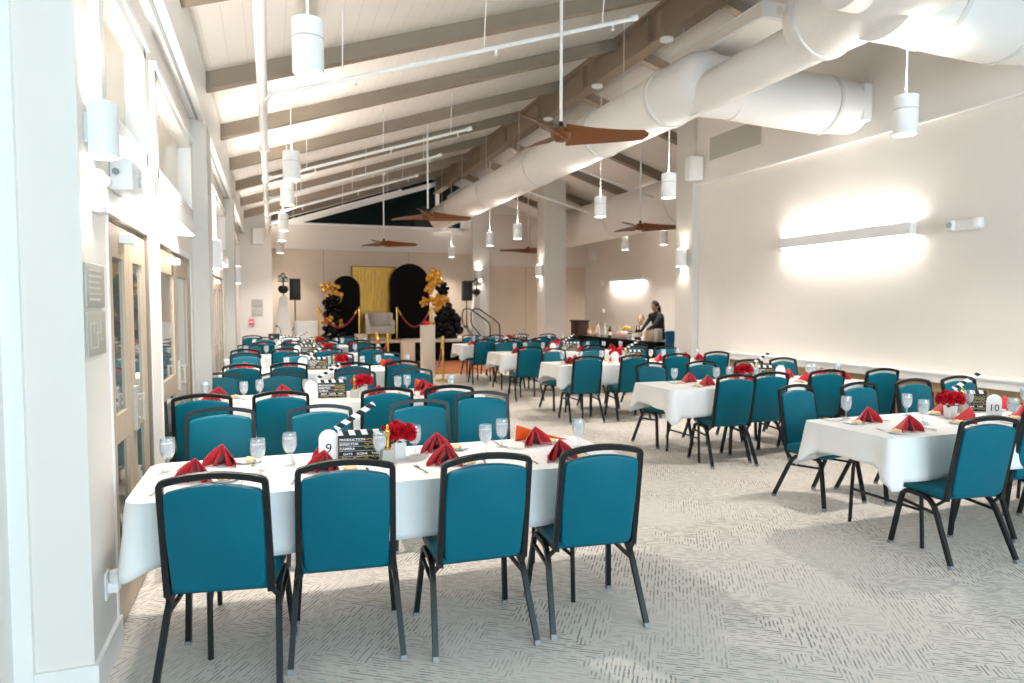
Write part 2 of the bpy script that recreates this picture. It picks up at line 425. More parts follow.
struct('trim_1', MB().box(-0.64, -0.62, 3.0, YJ, 3.385, 3.40), M_groove)
struct('trim_2', MB().box(-0.575, -0.55, 3.0, YJ, 3.36, 3.40), M_trim)
struct('baseboard_left', MB().box(XL, XL + 0.018, 3.112, 3.60, 0, 0.14).box(-0.94, XL, 3.112, 3.13, 0, 0.14).box(XL, XL + .015, 4.80, 5.14, 0, .14), M_trim)
# window wall beside the camera
wall_x('wall_side', -1.05, -0.97, YF, 3.13, 0, 4.0, [(-1.0, 2.95, 0.5, 2.61), (-1.0, 2.95, 2.70, 3.5)], M_white)
w = struct('window_7', MB().box(-1.03, -0.955, -1.0, 2.95, 2.61, 2.70).box(-1.03, -0.955, 2.87, 2.97, 0.5, 3.5).box(-1.03, -0.955, 1.2, 1.28, 0.5, 3.5).box(-1.03, -0.955, -1.0, 2.95, 0.44, 0.5), M_trim)
MB().box(-1.01, -1.0, -1.0, 2.95, 0.5, 3.5).build('pane', M_cglass, w)
struct('trim_3', MB().box(-0.985, -0.905, 3.10, 3.13, 0, 4.0), M_trim)
# doors
def door_leaf(mb_f, y0, y1, glass):
    st = 0.11
    x0, x1 = -0.765, -0.715
    for a, b in ((y0, y0 + st), (y1 - st, y1)): mb_f.box(x0, x1, a, b, 0.02, DH - 0.03)
    for a, b in ((0.02, 0.24), (0.92, 1.06), (DH - 0.19, DH - 0.03)): mb_f.box(x0, x1, y0 + st, y1 - st, a, b)
    glass.box(-0.755, -0.728, y0 + st, y1 - st, 0.2, 0.95); glass.box(-0.755, -0.728, y0 + st, y1 - st, 1.03, DH - 0.15)
for i, (a, b) in enumerate(doors):
    d = struct('door_%d' % (i + 1), MB().box(-0.86, -0.70, a, a + 0.04, 0, DH).box(-0.86, -0.70, b - 0.04, b, 0, DH).box(-0.86, -0.72, a, b, DH - 0.025, DH + 0.0), M_bronze)
    mid = (a + b) / 2
    for p, q in ((a + 0.055, mid - 0.004), (mid + 0.004, b - 0.055)):
        f, g = MB(), MB(); door_leaf(f, p, q, g)
        lf = f.build('leaf', M_door, d); g.build('pane', M_dglass, lf)
    cl = MB().box(-0.715, -0.66, mid - 0.22, mid - 0.10, DH - 0.11, DH - 0.06).build('closer', M_lampw, d)
    h = MB().box(-0.715, -0.695, mid + 0.02, mid + 0.10, 0.92, 1.16).cyl((-0.67, mid + .06, .97), (-0.67, mid + .06, 1.12), 0.011).cyl((-0.70, mid + .06, .98), (-0.67, mid + .06, .98), 0.009).cyl((-0.70, mid + .06, 1.11), (-0.67, mid + .06, 1.11), 0.009)
    h.build('handle', M_plaque, d)
    mb = MB()
    for p, q in ((a - 0.03, a), (b, b + 0.03)): mb.box(XL, XL + 0.006, p, q, 0, DH + 0.05)
    mb.box(XL, XL + 0.006, a, b, DH, DH + 0.05)
    mb.build('casing', M_trim, d)
# end block at the far left
struct('wall_jut', box(XL, 0.06, YJ, YB, 0, 4.06), M_wall)
# back wall
def gable(y0, y1, xs, zb, top):
    mb = MB(); n = len(xs)
    vs = []
    for y in (y0, y1):
        for x in xs: vs.append((x, y, zb))
        for x in reversed(xs): vs.append((x, y, top(x)))
    k = 2 * n
    return mb.add(vs, [list(range(k))[::-1], list(range(k, 2 * k))] + [(i, (i + 1) % k, k + (i + 1) % k, k + i) for i in range(k)])
mb = box(-1.0, XA + .2, YB, YB + 0.12, 0, 4.02)
struct('wall_back', mb, M_beige)
struct('wall_gable', gable(YB, YB + 0.12, [5.95, XA + .2], 4.02, lambda x: zr(x) + 0.05), M_wall)
struct('trim_4', MB().box(0.06, 6.2, YB - 0.10, YB, 3.30, 4.02), M_band)
struct('trim_5', MB().box(6.75, XA, YB - 0.06, YB, 2.92, 4.6), M_band)
mb = MB()
for x in (1.55, 4.15): mb.box(x - 0.008, x + 0.008, YB - 0.006, YB, 0, 3.3)
for x in (8.1, 9.3): mb.box(x - 0.008, x + 0.008, YB - 0.006, YB, 0, 2.92)
struct('trim_6', mb, M_rafter)
struct('column_back', box(6.2, 6.75, YB - 0.22, YB, 0, 5.2), M_gray)
w = struct('window_8', MB().box(0.7, 5.95, YB - 0.05, YB + 0.06, 4.02, 4.09).box(5.02, 5.14, YB - 0.05, YB + 0.06, 4.02, 5.6).box(5.84, 5.95, YB - 0.05, YB + 0.06, 4.02, 5.35), M_trim)
gable(YB + 0.0, YB + 0.02, [0.3, RX, 5.95], 4.05, lambda x: max(4.06, zr(x) + 0.02)).build('pane', M_night, w)
x0, x1 = 0.35, RX
MB().tube([(x0, YB - 0.03, zr(x0) - 0.19), (x1, YB - 0.03, zr(x1) - 0.19)], 1.0, prof=(0.05, 0.07), up=(0, 0, 1)).build('raking_trim', M_trim, w)
# right side: white infill wall, columns, alcove
struct('wall_right', box(XR, XR + 0.15, YF, 10.25, 0, 5.3), M_wall)
struct('wall_upper', box(XR - 0.06, XR, YF, 10.1, 3.66, 5.15), M_wall)
struct('trim_7', MB().box(XR - 0.075, XR - 0.06, YF, 10.1, 3.655, 3.675), M_trim)
struct('column_right', box(6.86, 7.46, 10.1, 10.6, 0, 5.2), M_gray)
struct('column_middle', box(6.86, 7.46, 16.78, 17.33, 0, 5.2), M_gray)
struct('wall_alcove', box(XA, XA + 0.15, 10.0, YB, 0, 4.3), M_wall)
struct('wall_alcove_end', box(7.15, XA + 0.1, 10.25, 10.4, 0, 5.0), M_wall)
# ledge with wood slats
struct('trim_8', MB().box(6.80, XR, YF, 9.2, 0.77, 0.87).box(6.78, XR, YF, 9.2, 0.855, 0.875), M_trim)
t = thing('slatted_bench_front', 'slatted light wood grille under the white ledge along the white wall', 'wood grille', (6.9, 4.0, 0))
MB().box(-0.06, -0.02, -3.0, 5.0, 0.66, 0.77).build('top_rail', M_slat, t); MB().box(-0.06, -0.02, -3.0, 5.0, 0.05, 0.13).build('bottom_rail', M_slat, t)
MB().box(0.03, 0.04, -3.0, 5.0, 0.03, 0.77).build('dark_back', M_dark, t)
mb = MB()
for k in range(100):
    y = -2.95 + k * 0.08
    mb.box(-0.05, -0.025, y, y + 0.03, 0.12, 0.67)
mb.build('slat', M_slat, t)
# unseen wall behind the camera, with an added opening for the fill light
wall_w = MB().box(-1.2, XA, YF - 0.1, YF, 0, 0.9).box(-1.2, XA, YF - 0.1, YF, 4.5, 5.7).box(-1.2, -0.6, YF - 0.1, YF, .9, 4.5).box(6.4, XA, YF - 0.1, YF, .9, 4.5).box(-0.6, 6.4, YF - 0.1, YF, 2.3, 2.6)
struct('wall_front', wall_w, M_wall)
struct('wall_far_right', box(XA, XA + 0.15, YF, 10.0, 0, 4.3), M_wall)

# ------------------------------------------------------------------ chairs
def chair_proto():
    t = thing('banquet_chair', 'x', 'chair')
    def bk(x, z, y):                     # lean of the backrest
        return (x, -0.165 - (z - 0.44) * 0.185 + y, z)
    # seat pad
    ol = []
    for cx, cy, a0 in ((0.165, 0.18, 0), (-0.165, 0.18, PI / 2), (-0.165, -0.16, PI), (0.165, -0.16, 1.5 * PI)):
        ol += arc(cx, cy, 0.055, a0, a0 + PI / 2, 5)
    ol = [(x, max(y, -0.150)) for x, y in ol]
    MB().slab(ol, 0.395, 0.466, 0.024, lambda x, y, z: (x * (1 - 0.06 * (0.2 - y)), y, z + 0.012 * (1 - (x / 0.22) ** 2) * (1 if z > 0.45 else 0))).build('seat', M_teal, t)
    # back pad with a low arch
    W = 0.189
    ol = [(-W + 0.025, 0.418), (W - 0.025, 0.418), (W - 0.004, 0.440)]
    ol += [(W + 0.003, 0.66), (W + 0.001, 0.80), (W - 0.001, 0.842), (W - 0.012, 0.856)]
    ol += [(W - 0.012 - (2 * W - 0.024) * k / 10, 0.856 + 0.028 * (1 - ((k - 5) / 5) ** 2)) for k in range(1, 10)]
    ol += [(-W + 0.012, 0.856), (-W + 0.001, 0.842), (-W - 0.001, 0.80), (-W - 0.003, 0.66), (-W + 0.004, 0.440)]
    MB().slab(ol, -0.022, 0.026, 0.014, lambda x, z, y: bk(x, z, -y + 0.003)).build('backrest', M_teal, t)
    # back frame: uprights and an arched top rail, flat section
    X = 0.204
    path = [bk(-X - 0.003, 0.400, 0), bk(-X - 0.001, 0.6, 0), bk(-X + 0.002, 0.85, 0)] + [bk(-X + 0.003, 0.882, 0), bk(-X + 0.008, 0.892, 0)]
    n = 8
    top = [bk(-X + 0.018 + (2 * X - 0.036) * k / n, 0.896 + 0.026 * (1 - ((k - n / 2) / (n / 2)) ** 2), 0) for k in range(n + 1)]
    full = path + top + [(-p[0], p[1], p[2]) for p in reversed(path)]
    MB().tube(full, 1.0, prof=(0.013, 0.0105), up=(0, 1, 0.18)).build('back_frame', M_frame, t)
    # legs
    sq = dict(prof=(0.0125, 0.0125))
    for s in (-1, 1):
        rear = [(s * 0.214, 0.10, 0.388), (s * 0.217, 0.0, 0.388), (s * 0.219, -0.045, 0.376), (s * 0.222, -0.085, 0.342), (s * 0.226, -0.115, 0.29), (s * 0.244, -0.245, 0.016)]
        l1 = MB().tube(rear, 1.0, up=(s, 0, 0), **sq).build('leg', M_frame, t)
        MB().tube([(s * 0.2435, -0.242, 0.022), (s * 0.2445, -0.248, 0.0)], 1.0, prof=(0.014, 0.014), up=(s, 0, 0)).build('glide', M_foot, l1)
        front = [(s * 0.211, 0.10, 0.388), (s * 0.212, 0.15, 0.384), (s * 0.214, 0.178, 0.36), (s * 0.217, 0.19, 0.32), (s * 0.241, 0.243, 0.014)]
        l2 = MB().tube(front, 1.0, up=(s, 0, 0), **sq).build('leg', M_frame, t)
        MB().tube([(s * 0.2405, 0.242, 0.02), (s * 0.242, 0.244, 0.0)], 1.0, prof=(0.014, 0.014), up=(s, 0, 0)).build('glide', M_foot, l2)
    mb = MB()
    for s in (-1, 1):
        mb.tube([(s * 0.217, 0.190, 0.32), (s * 0.226, -0.112, 0.30)], 1.0, prof=(0.008, 0.008), up=(0, 0, 1))
        mb.tube([(s * 0.200, 0.15, 0.398), (s * 0.200, -0.17, 0.405)], 1.0, prof=(0.011, 0.011), up=(0, 0, 1))
        mb.tube([(s * 0.205, -0.165, 0.41), (s * 0.222, -0.09, 0.345)], 1.0, prof=(0.007, 0.009), up=(s, 0, 0))
    mb.tube([(-0.20, -0.09, 0.400), (0.20, -0.09, 0.400)], 1.0, prof=(0.010, 0.010), up=(0, 0, 1))
    mb.tube([(-0.21, 0.14, 0.386), (0.21, 0.14, 0.386)], 1.0, prof=(0.010, 0.010), up=(0, 0, 1))
    mb.build('seat_frame', M_frame, t)
    return t
CH = Stock(chair_proto())
R = math.radians
XLc, XRc = [-0.23, 0.30, 0.94, 1.51], [4.20, 4.88, 5.58, 6.22]
# per table: x0, x1, y0 (near edge), depth, near chairs, far chairs [(x, top y, rotation)]
LN = [[(-0.23, 2.96, -9), (0.30, 3.02, -5), (0.92, 2.93, -1), (1.50, 2.93, -5)], [(-0.50, 5.66, 0), (0.07, 5.66, -2), (0.90, 5.62, -3), (1.42, 5.60, -4)],
      [(-0.32, 8.48, 0), (0.20, 8.5, 0), (0.92, 8.3, 2), (1.53, 8.37, -2)], [(-0.38, 11.4, 0), (0.22, 11.45, 3), (0.88, 11.32, 0), (1.56, 11.35, 0)],
      [(-0.12, 13.75, 2), (0.40, 13.8, 0), (1.05, 13.8, -2), (1.66, 13.72, 0)]]
LF = [[(-0.32, 4.86, 180), (0.31, 4.78, 181), (1.00, 4.82, 178), (1.56, 5.12, 168)], [(-0.50, 7.42, 180), (0.10, 7.36, 178), (0.83, 7.28, 180), (1.44, 7.28, 178)],
      [(-0.34, 10.4, 180), (0.39, 10.26, 180), (0.92, 10.08, 182), (1.58, 9.98, 178)], [(-0.35, 12.9, 180), (0.3, 12.85, 180), (0.95, 12.8, 180), (1.6, 12.8, 178)],
      [(-0.11, 15.6, 180), (0.42, 15.65, 180), (0.99, 15.5, 180), (1.62, 15.5, 180)]]
RN = [[(4.11, 2.91, -7), (4.97, 3.12, -6), (5.58, 3.05, -4), (6.25, 3.1, 0)], [(4.31, 5.56, -6), (4.82, 5.66, -1), (5.56, 5.68, -7), (6.22, 5.58, -4)],
      [(4.05, 8.35, -4), (4.75, 8.31, -5), (5.45, 8.36, -4), (6.23, 8.5, -2)], [(4.08, 10.62, -3), (4.7, 10.7, 0), (5.32, 10.74, 0), (6.25, 10.85, 0)],
      [(4.10, 13.25, -4), (4.77, 13.42, -2), (5.47, 13.6, -2), (6.2, 13.6, 0)]]
RF = [[(4.22, 4.66, 188), (4.88, 4.63, 184), (5.57, 4.67, 180), (6.21, 4.72, 178)], [(4.26, 7.09, 184), (4.96, 7.08, 180), (5.66, 7.08, 178), (6.28, 7.18, 180)],
      [(4.22, 9.95, 184), (4.86, 9.9, 180), (5.70, 10.0, 180), (6.24, 9.92, 178)], [(4.35, 12.75, 182), (4.9, 12.7, 180), (5.6, 12.7, 180), (6.2, 12.7, 180)],
      [(4.40, 15.3, 180), (4.94, 15.1, 182), (5.70, 15.45, 180), (6.33, 15.3, 178)]]
LT = [(-0.60, 1.84, 3.20, 0.80), (-0.62, 1.88, 6.02, 0.80), (-0.60, 1.90, 8.82, 0.80), (-0.46, 2.0, 11.72, 0.80), (-0.46, 2.0, 14.18, 0.80)]
RT = [(3.66, 6.22, 3.20, 0.76), (3.72, 6.28, 5.78, 0.76), (3.78, 6.34, 8.66, 0.76), (3.72, 6.3, 11.05, 0.80), (3.78, 6.35, 13.85, 0.80)]
ROWL = ['frontmost', 'second', 'third', 'fourth', 'hindmost']
def tname(side, r): return '%s door-side table' % ROWL[r] if side == 'L' else '%s wall-side table' % ROWL[r]
for side, near, far in (('L', LN, LF), ('R', RN, RF)):
    for r in range(5):
        frm = 'the doors' if side == 'L' else 'the aisle'
        for k, (x, ty, a) in enumerate(near[r]):
            if side == 'R' and ((r == 0 and k == 3) or (r == 3 and k == 1)): continue
            th = R(a); CH.put((x - 0.25 * math.sin(th), ty + 0.25 * math.cos(th), 0), th, 'teal banquet chair seen from behind, %s from %s at the %s' % (ORD[k], frm, tname(side, r)), 'banquet chairs round the long tables')
        for k, (x, ty, a) in enumerate(far[r]):
            th = R(a); CH.put((x - 0.25 * math.sin(th), ty + 0.25 * math.cos(th), 0), th, 'teal banquet chair seen from front, %s from %s at the %s' % (ORD[k], frm, tname(side, r)), 'banquet chairs round the long tables')
CH.put((-0.43, 16.95, 0), R(8), 'lone teal banquet chair against the white wall by the doors, behind the last table', None)

# ------------------------------------------------------------------ tables and cloths
def table_proto():
    t = thing('banquet_table', 'x', 'table')
    MB().rbox(-1.19, 1.19, -0.365, 0.365, 0.725, 0.755, 0.008).build('tabletop', M_plinth, t)
    for s in (-1, 1):
        for q in (-1, 1): MB().tube([(s * 0.90, q * 0.30, 0.0), (s * 0.90, q * 0.28, 0.40), (s * 0.90, q * 0.25, 0.60), (s * 0.90, q * 0.17, 0.70), (s * 0.90, q * 0.12, 0.73)], 0.013, 8).build('leg', M_frame, t)
        MB().cyl((s * 0.90, -0.285, 0.25), (s * 0.90, 0.285, 0.25), 0.010, n=8).build('stretcher', M_frame, t)
    return t
TB = Stock(table_proto())
def cloth(hx, hy, seed):
    rnd = random.Random(seed)
    c = 0.085 if seed == 0 else 0.05; pts = []
    def seg(a, b, n):
        for i in range(n): pts.append((a[0] + (b[0] - a[0]) * i / n, a[1] + (b[1] - a[1]) * i / n))
    crn = []
    for cx, cy, a0 in ((hx - c, -hy + c, -PI / 2), (hx - c, hy - c, 0), (-hx + c, hy - c, PI / 2), (-hx + c, -hy + c, PI)):
        crn.append(arc(cx, cy, c, a0, a0 + PI / 2, 6))
    for i in range(4):
        pts += crn[i][:-1]; seg(crn[i][-1], crn[(i + 1) % 4][0], 34 if i in (1, 3) else 14)
    n = len(pts)
    ph = [rnd.uniform(0, 6.28) for _ in range(6)]
    drops, outs, nors = [], [], []
    for i, (x, y) in enumerate(pts):
        p0 = Vector(pts[i - 1]); p1 = Vector(pts[(i + 1) % n]); t = (p1 - p0).normalized(); nors.append(Vector((t.y, -t.x)))
        d = min(math.hypot(x - sx * (hx - 0.03), y - sy * (hy - 0.03)) for sx in (1, -1) for sy in (1, -1))
        long_side = abs(abs(y) - hy) < abs(abs(x) - hx)
        base = 0.265 if long_side else 0.185
        w = math.exp(-(d / 0.045) ** 1.2)
        drops.append(base + (0.34 - base) * w + 0.008 * math.sin(x * 5 + ph[0]) + 0.01 * math.sin(y * 7 + ph[1]))
        wave = 0.011 * math.sin(x * 13 + ph[2]) * math.sin(x * 4.1 + ph[3]) + 0.009 * math.sin(y * 15 + ph[4])
        wv = -0.034 * math.exp(-((d - 0.10) / 0.045) ** 2)       # hollow either side of the corner fold
        outs.append(0.016 + 0.050 * w + wave + wv)
    mb = MB(); vs, fs = [], []
    rings = 8
    for r in range(rings + 1):
        u = r / rings
        for i, (x, y) in enumerate(pts):
            nn = nors[i]
            o = 0.006 * (1 - math.exp(-u * 14)) + outs[i] * u ** 1.15
            z = 0.7665 - (0.0 if r == 0 else 0.004) - drops[i] * u
            vs.append((x + nn.x * o, y + nn.y * o, z))
    for r in range(rings):
        for i in range(n):
            j = (i + 1) % n; fs.append((r * n + i, (r + 1) * n + i, (r + 1) * n + j, r * n + j))
    mb.add(vs, fs, True); mb.add(vs[:n], [list(range(n))], True)
    return mb
for side, TT in (('L', LT), ('R', RT)):
    for r, (x0, x1, y0, dp) in enumerate(TT):
        cx, cy = (x0 + x1) / 2, y0 + dp / 2
        TB.put((cx, cy, 0), 0, 'long folding table hidden under the white cloth of the %s' % tname(side, r), 'long banquet tables')
        o = cloth((x1 - x0) / 2, dp / 2, r * 2 + (side == 'R')).build('tablecloth', M_cloth)
        o.location = (cx, cy, 0); sm = o.modifiers.new('thickness', 'SOLIDIFY'); sm.thickness = 0.0025; sm.offset = -1
        tag(o, 'white tablecloth hanging over the %s' % tname(side, r), 'tablecloth', 'white tablecloths')

# ------------------------------------------------------------------ table settings
ZT = 0.767
def napkin_proto(m, name='napkin'):
    """fan-shaped tent: two curved wings meeting at a sloping ridge"""
    mb = MB(); n = 8
    T, B = Vector((0, -0.015, 0.116)), Vector((0, 0.10, 0.002))
    for s in (-1, 1):
        F = Vector((s * 0.108, -0.055, 0.0)); vs = []
        for i in range(n + 1):
            u = i / n
            for j in range(n + 1):
                v = j / n
                top = T.lerp(B, v); bot = F.lerp(B + Vector((s * 0.015, 0, 0)), v)
                p = top.lerp(bot, u)
                bulge = math.sin(PI * u) * (1 - v) * 0.014
                p += Vector((s * 0.7 * bulge, -0.4 * bulge, 0.5 * bulge))
                curl = max(0, u - 0.75) / 0.25
                p += Vector((-s * 0.012 * curl * curl, 0, 0))
                vs.append(p)
        fs = [(i * (n + 1) + j, i * (n + 1) + j + 1, (i + 1) * (n + 1) + j + 1, (i + 1) * (n + 1) + j) for i in range(n) for j in range(n)]
        mb.add(vs, fs, True)
        # inner fold, standing a little behind the front opening
        G = Vector((s * 0.03, -0.03, 0.0))
        mb.add([T + Vector((0, 0.004, -0.004)), G, Vector((s * 0.055, -0.02, 0)), B], [(0, 1, 2), (0, 2, 3)], False)
    me = mb.mesh(name, m)
    o = bpy.data.objects.new(name, me); COL.objects.link(o)
    sm = o.modifiers.new('thickness', 'SOLIDIFY'); sm.thickness = 0.004
    return tag(o, 'x', 'napkin')
NP = Stock(napkin_proto(M_red))
def glass_proto():
    t = thing('water_goblet', 'x', 'glass')
    prof = [(0.0, 0.002), (0.033, 0.002), (0.034, 0.005), (0.012, 0.012), (0.006, 0.02), (0.0055, 0.05), (0.009, 0.058), (0.022, 0.068), (0.033, 0.088), (0.0375, 0.115), (0.0365, 0.145), (0.034, 0.168),
            (0.0325, 0.168), (0.0348, 0.145), (0.0355, 0.115), (0.031, 0.09), (0.020, 0.072), (0.0, 0.064)]
    MB().lathe(prof, 16, cap=False).build('goblet', M_glass, t)
    w = [(0.0, 0.066), (0.019, 0.0735), (0.030, 0.0915), (0.0345, 0.115), (0.0342, 0.140), (0.0, 0.140)]
    MB().lathe(w, 16, cap=False).build('ice_water', M_water, t)
    return t
GL = Stock(glass_proto())
def plate_proto():
    t = thing('bread_plate', 'x', 'plate')
    MB().lathe([(0.0, 0.002), (0.045, 0.002), (0.07, 0.012), (0.071, 0.010), (0.046, 0.0), (0.0, 0.0)], 20, cap=False).build('plate', M_ceram, t)
    mb = MB()
    for x, y, r in ((-0.014, 0.005, 0.022), (0.016, -0.006, 0.020), (0.003, 0.022, 0.018)): mb.sphere((x, y, 0.015), r, 8, 6, 1.1, 1, 0.62)
    mb.build('bread_roll', M_food, t)
    return t
PL = Stock(plate_proto())
def fork_proto():
    t = MB().tube([(0, -0.09, 0.004), (0, -0.04, 0.006), (0, 0.03, 0.004), (0, 0.045, 0.004)], [1.2, 0.9, 0.7, 1.4], prof=(0.004, 0.0014), up=(0, 0, 1))
    t.slab([(-0.011, 0.045), (0.011, 0.045), (0.011, 0.06), (-0.011, 0.06)], 0.003, 0.006)
    for k in range(4): t.box(-0.011 + k * 0.0063, -0.011 + k * 0.0063 + 0.003, 0.06, 0.098, 0.004, 0.0062)
    o = t.build('fork', M_steel); return tag(o, 'x', 'fork')
def knife_proto():
    t = MB().tube([(0, -0.10, 0.004), (0, -0.02, 0.005), (0, 0.0, 0.004)], [1.1, 1.2, 0.8], prof=(0.0055, 0.002), up=(0, 0, 1))
    t.slab([(-0.006, 0.0), (0.006, 0.0), (0.008, 0.07), (0.002, 0.11), (-0.006, 0.10)], 0.003, 0.0045)
    o = t.build('knife', M_steel); return tag(o, 'x', 'knife')
FK = Stock(fork_proto()); KN = Stock(knife_proto())
# exact spots for the two front tables, a regular pattern behind
L1N = {'near': [(-0.34, 3.53), (0.25, 3.52), (0.86, 3.47), (1.46, 3.38)], 'far': [(-0.24, 3.84), (0.30, 3.84), (0.885, 3.80), (1.48, 3.79)]}
L1G = {'near': [(-0.07, 3.63), (0.535, 3.61), (1.13, 3.64), (1.70, 3.63)], 'far': [(-0.50, 3.80), (0.085, 3.74), (0.75, 3.75), (1.275, 3.78)]}
R1N = {'near': [(3.99, 3.38), (4.71, 3.50), (5.28, 3.50), (5.95, 3.45)], 'far': [(4.02, 3.74), (4.93, 3.86), (5.56, 3.84), (6.1, 3.8)]}
R1G = {'near': [(4.38, 3.58), (5.06, 3.42), (5.75, 3.55), (6.12, 3.62)], 'far': [(4.0, 3.90), (4.55, 3.86), (5.2, 3.86), (5.85, 3.86)]}
for side, TT, near, far in (('L', LT, LN, LF), ('R', RT, RN, RF)):
    for r, (x0, x1, y0, dp) in enumerate(TT):
        for row, chs in (('near', near[r]), ('far', far[r])):
            seen = 'back-turned' if row == 'near' else 'front-turned'
            for k in range(4):
                x = min(max(chs[k][0], x0 + 0.16), x1 - 0.16); s = 1 if row == 'near' else -1
                nx, ny = (x + random.uniform(-.05, .03), y0 + (0.24 if row == 'near' else dp - 0.19))
                gx, gy = (min(x + s * 0.23, x1 - 0.06) if s > 0 else max(x + s * 0.2, x0 + 0.07), y0 + (0.42 if row == 'near' else dp - 0.27))
                if r == 0:
                    nx, ny = (L1N if side == 'L' else R1N)[row][k]; gx, gy = (L1G if side == 'L' else R1G)[row][k]
                frm = 'doors' if side == 'L' else 'aisle'
                where = '%s %s chair from the %s, %s' % (ORD[k], seen, frm, tname(side, r))
                g = 'place settings on the long tables'
                rn = (0.0 if row == 'near' else 0.0) + random.uniform(-0.5, 0.5)
                if side == 'R': rn += 0.35
                NP.put((nx, ny, ZT), rn, 'red folded napkin at ' + where, 'red folded napkins')
                GL.put((gx, gy, ZT), 0, 'water glass at ' + where, 'water glasses')
                if r < 3:
                    px, py = (nx + 0.12, ny - 0.03 * s) if side == 'L' else (nx - 0.12, ny - 0.03)
                    px = min(max(px, x0 + 0.09), x1 - 0.09)
                    PL.put((px, py, ZT), random.uniform(0, 6), 'small bread plate at ' + where, 'bread plates')
                if r < 2:
                    fx = min(max(nx - 0.15 * s, x0 + 0.05), x1 - 0.05); fy = y0 + (0.19 if row == 'near' else dp - 0.17)
                    FK.put((fx, fy, ZT), random.uniform(-.25, .25) + (0 if s > 0 else PI), 'steel fork at ' + where, 'forks')
                    kx = min(max(nx + 0.20 * s, x0 + 0.05), x1 - 0.05)
                    KN.put((kx, fy + 0.03, ZT), random.uniform(-.25, .25) + (0 if s > 0 else PI), 'steel knife at ' + where, 'knives')

# centrepieces ------------------------------------------------------
def clapper_proto(words):
    t = thing('clapperboard', 'x', 'clapperboard')
    MB().rbox(-0.10, 0.10, -0.006, 0.006, 0.0, 0.135, 0.002).build('slate', M_board, t)
    MB().box(-0.10, 0.10, -0.008, 0.008, 0.137, 0.162).build('lower_stick', M_stripe, t)
    up = MB().box(0, 0.205, -0.008, 0.008, 0, 0.026).build('upper_stick', M_stripe, t)
    up.location = (-0.10, 0, 0.163); up.rotation_euler = (0, -R(38), 0)
    rx = (R(90), 0, 0)
    zz = [0.112, 0.088, 0.064]
    for s_, z_ in zip(('PRODUCTION', 'DIRECTOR', 'CAMERA'), zz): lettering(s_, 0.0165, M_card, t, (-0.094, -0.0068, z_), rx, 'LEFT', 0.0004)
    lettering('DATE    SCENE    TAKE', 0.0155, M_card, t, (0, -0.0068, 0.036), rx, 'CENTER', 0.0004)
    mb = MB()
    rd = random.Random(3)
    for z_ in zz + [0.015]:
        x = 0.012 if z_ > 0.05 else -0.085
        path = []
        while x < 0.094:
            path.append((x, -0.0072, z_ + rd.uniform(-0.007, 0.009))); x += 0.0065
        mb.tube(path, 0.0016, 4)
    mb.build('handwriting', M_yell, t)
    mb = MB()
    for z_ in (0.100, 0.076, 0.052, 0.024): mb.box(-0.096, 0.096, -0.0068, -0.0058, z_ - 0.0006, z_ + 0.0006)
    mb.build('rule', M_card, t)
    return t
CL = Stock(clapper_proto(True)); CL.o.scale = (1.25, 1.1, 1.02)
def flower_proto():
    t = thing('flower_vase', 'x', 'flower vase')
    MB().slab([(-0.04, -0.04), (0.04, -0.04), (0.04, 0.04), (-0.04, 0.04)], 0.0, 0.115, 0.003, lambda x, y, z: (x * (0.82 + 1.6 * z), y * (0.82 + 1.6 * z), z)).build('vase', M_ceram, t)
    rd = random.Random(5)
    for cx, cy, cz, rr in ((-0.052, -0.02, 0.152, 0.056), (0.05, -0.03, 0.150, 0.058), (0.0, 0.045, 0.162, 0.056), (0.0, -0.045, 0.168, 0.05), (0.085, 0.03, 0.14, 0.045), (-0.075, 0.04, 0.145, 0.045)):
        mb = MB(); vs, fs = [], []
        for k in range(46):                    # ruffled petals on a ball
            th = math.acos(1 - 1.75 * (k + 0.5) / 46); ph = k * 2.39996
            d = Vector((math.sin(th) * math.cos(ph), math.sin(th) * math.sin(ph), math.cos(th)))
            a = d.orthogonal().normalized(); a.rotate(Matrix.Rotation(rd.uniform(0, 6.28), 3, d)); b = d.cross(a)
            r0, r1 = rr * 0.25, rr * rd.uniform(0.86, 1.08); w = rr * 0.33
            p = [d * r0, d * (r0 + r1) / 2 + a * w + b * w * .2, d * r1 + a * w * 1.0 - b * w * 0.25, d * (r1 * 1.03) + b * w * .3, d * r1 - a * w * 1.0 - b * w * 0.25, d * (r0 + r1) / 2 - a * w + b * w * .2]
            o = len(vs); vs += [(q.x + cx, q.y + cy, q.z + cz) for q in p]; fs += [(o, o + 1, o + 2, o + 3), (o, o + 3, o + 4, o + 5)]
        mb.add(vs, fs, False); mb.build('bloom', M_petal, t)
    mb = MB()
    for a in range(7):
        an = a * 0.9; c, s = math.cos(an), math.sin(an)
        mb.add([(0.02 * c, 0.02 * s, 0.11), (0.06 * c - 0.02 * s, 0.06 * s + 0.02 * c, 0.10), (0.095 * c, 0.095 * s, 0.085 + 0.02 * (a % 2)), (0.06 * c + 0.02 * s, 0.06 * s - 0.02 * c, 0.10)], [(0, 1, 2, 3)])
    mb.build('leaf', M_leaf, t)
    return t
FL = Stock(flower_proto()); FL.o.scale = (0.86, 0.86, 0.92)
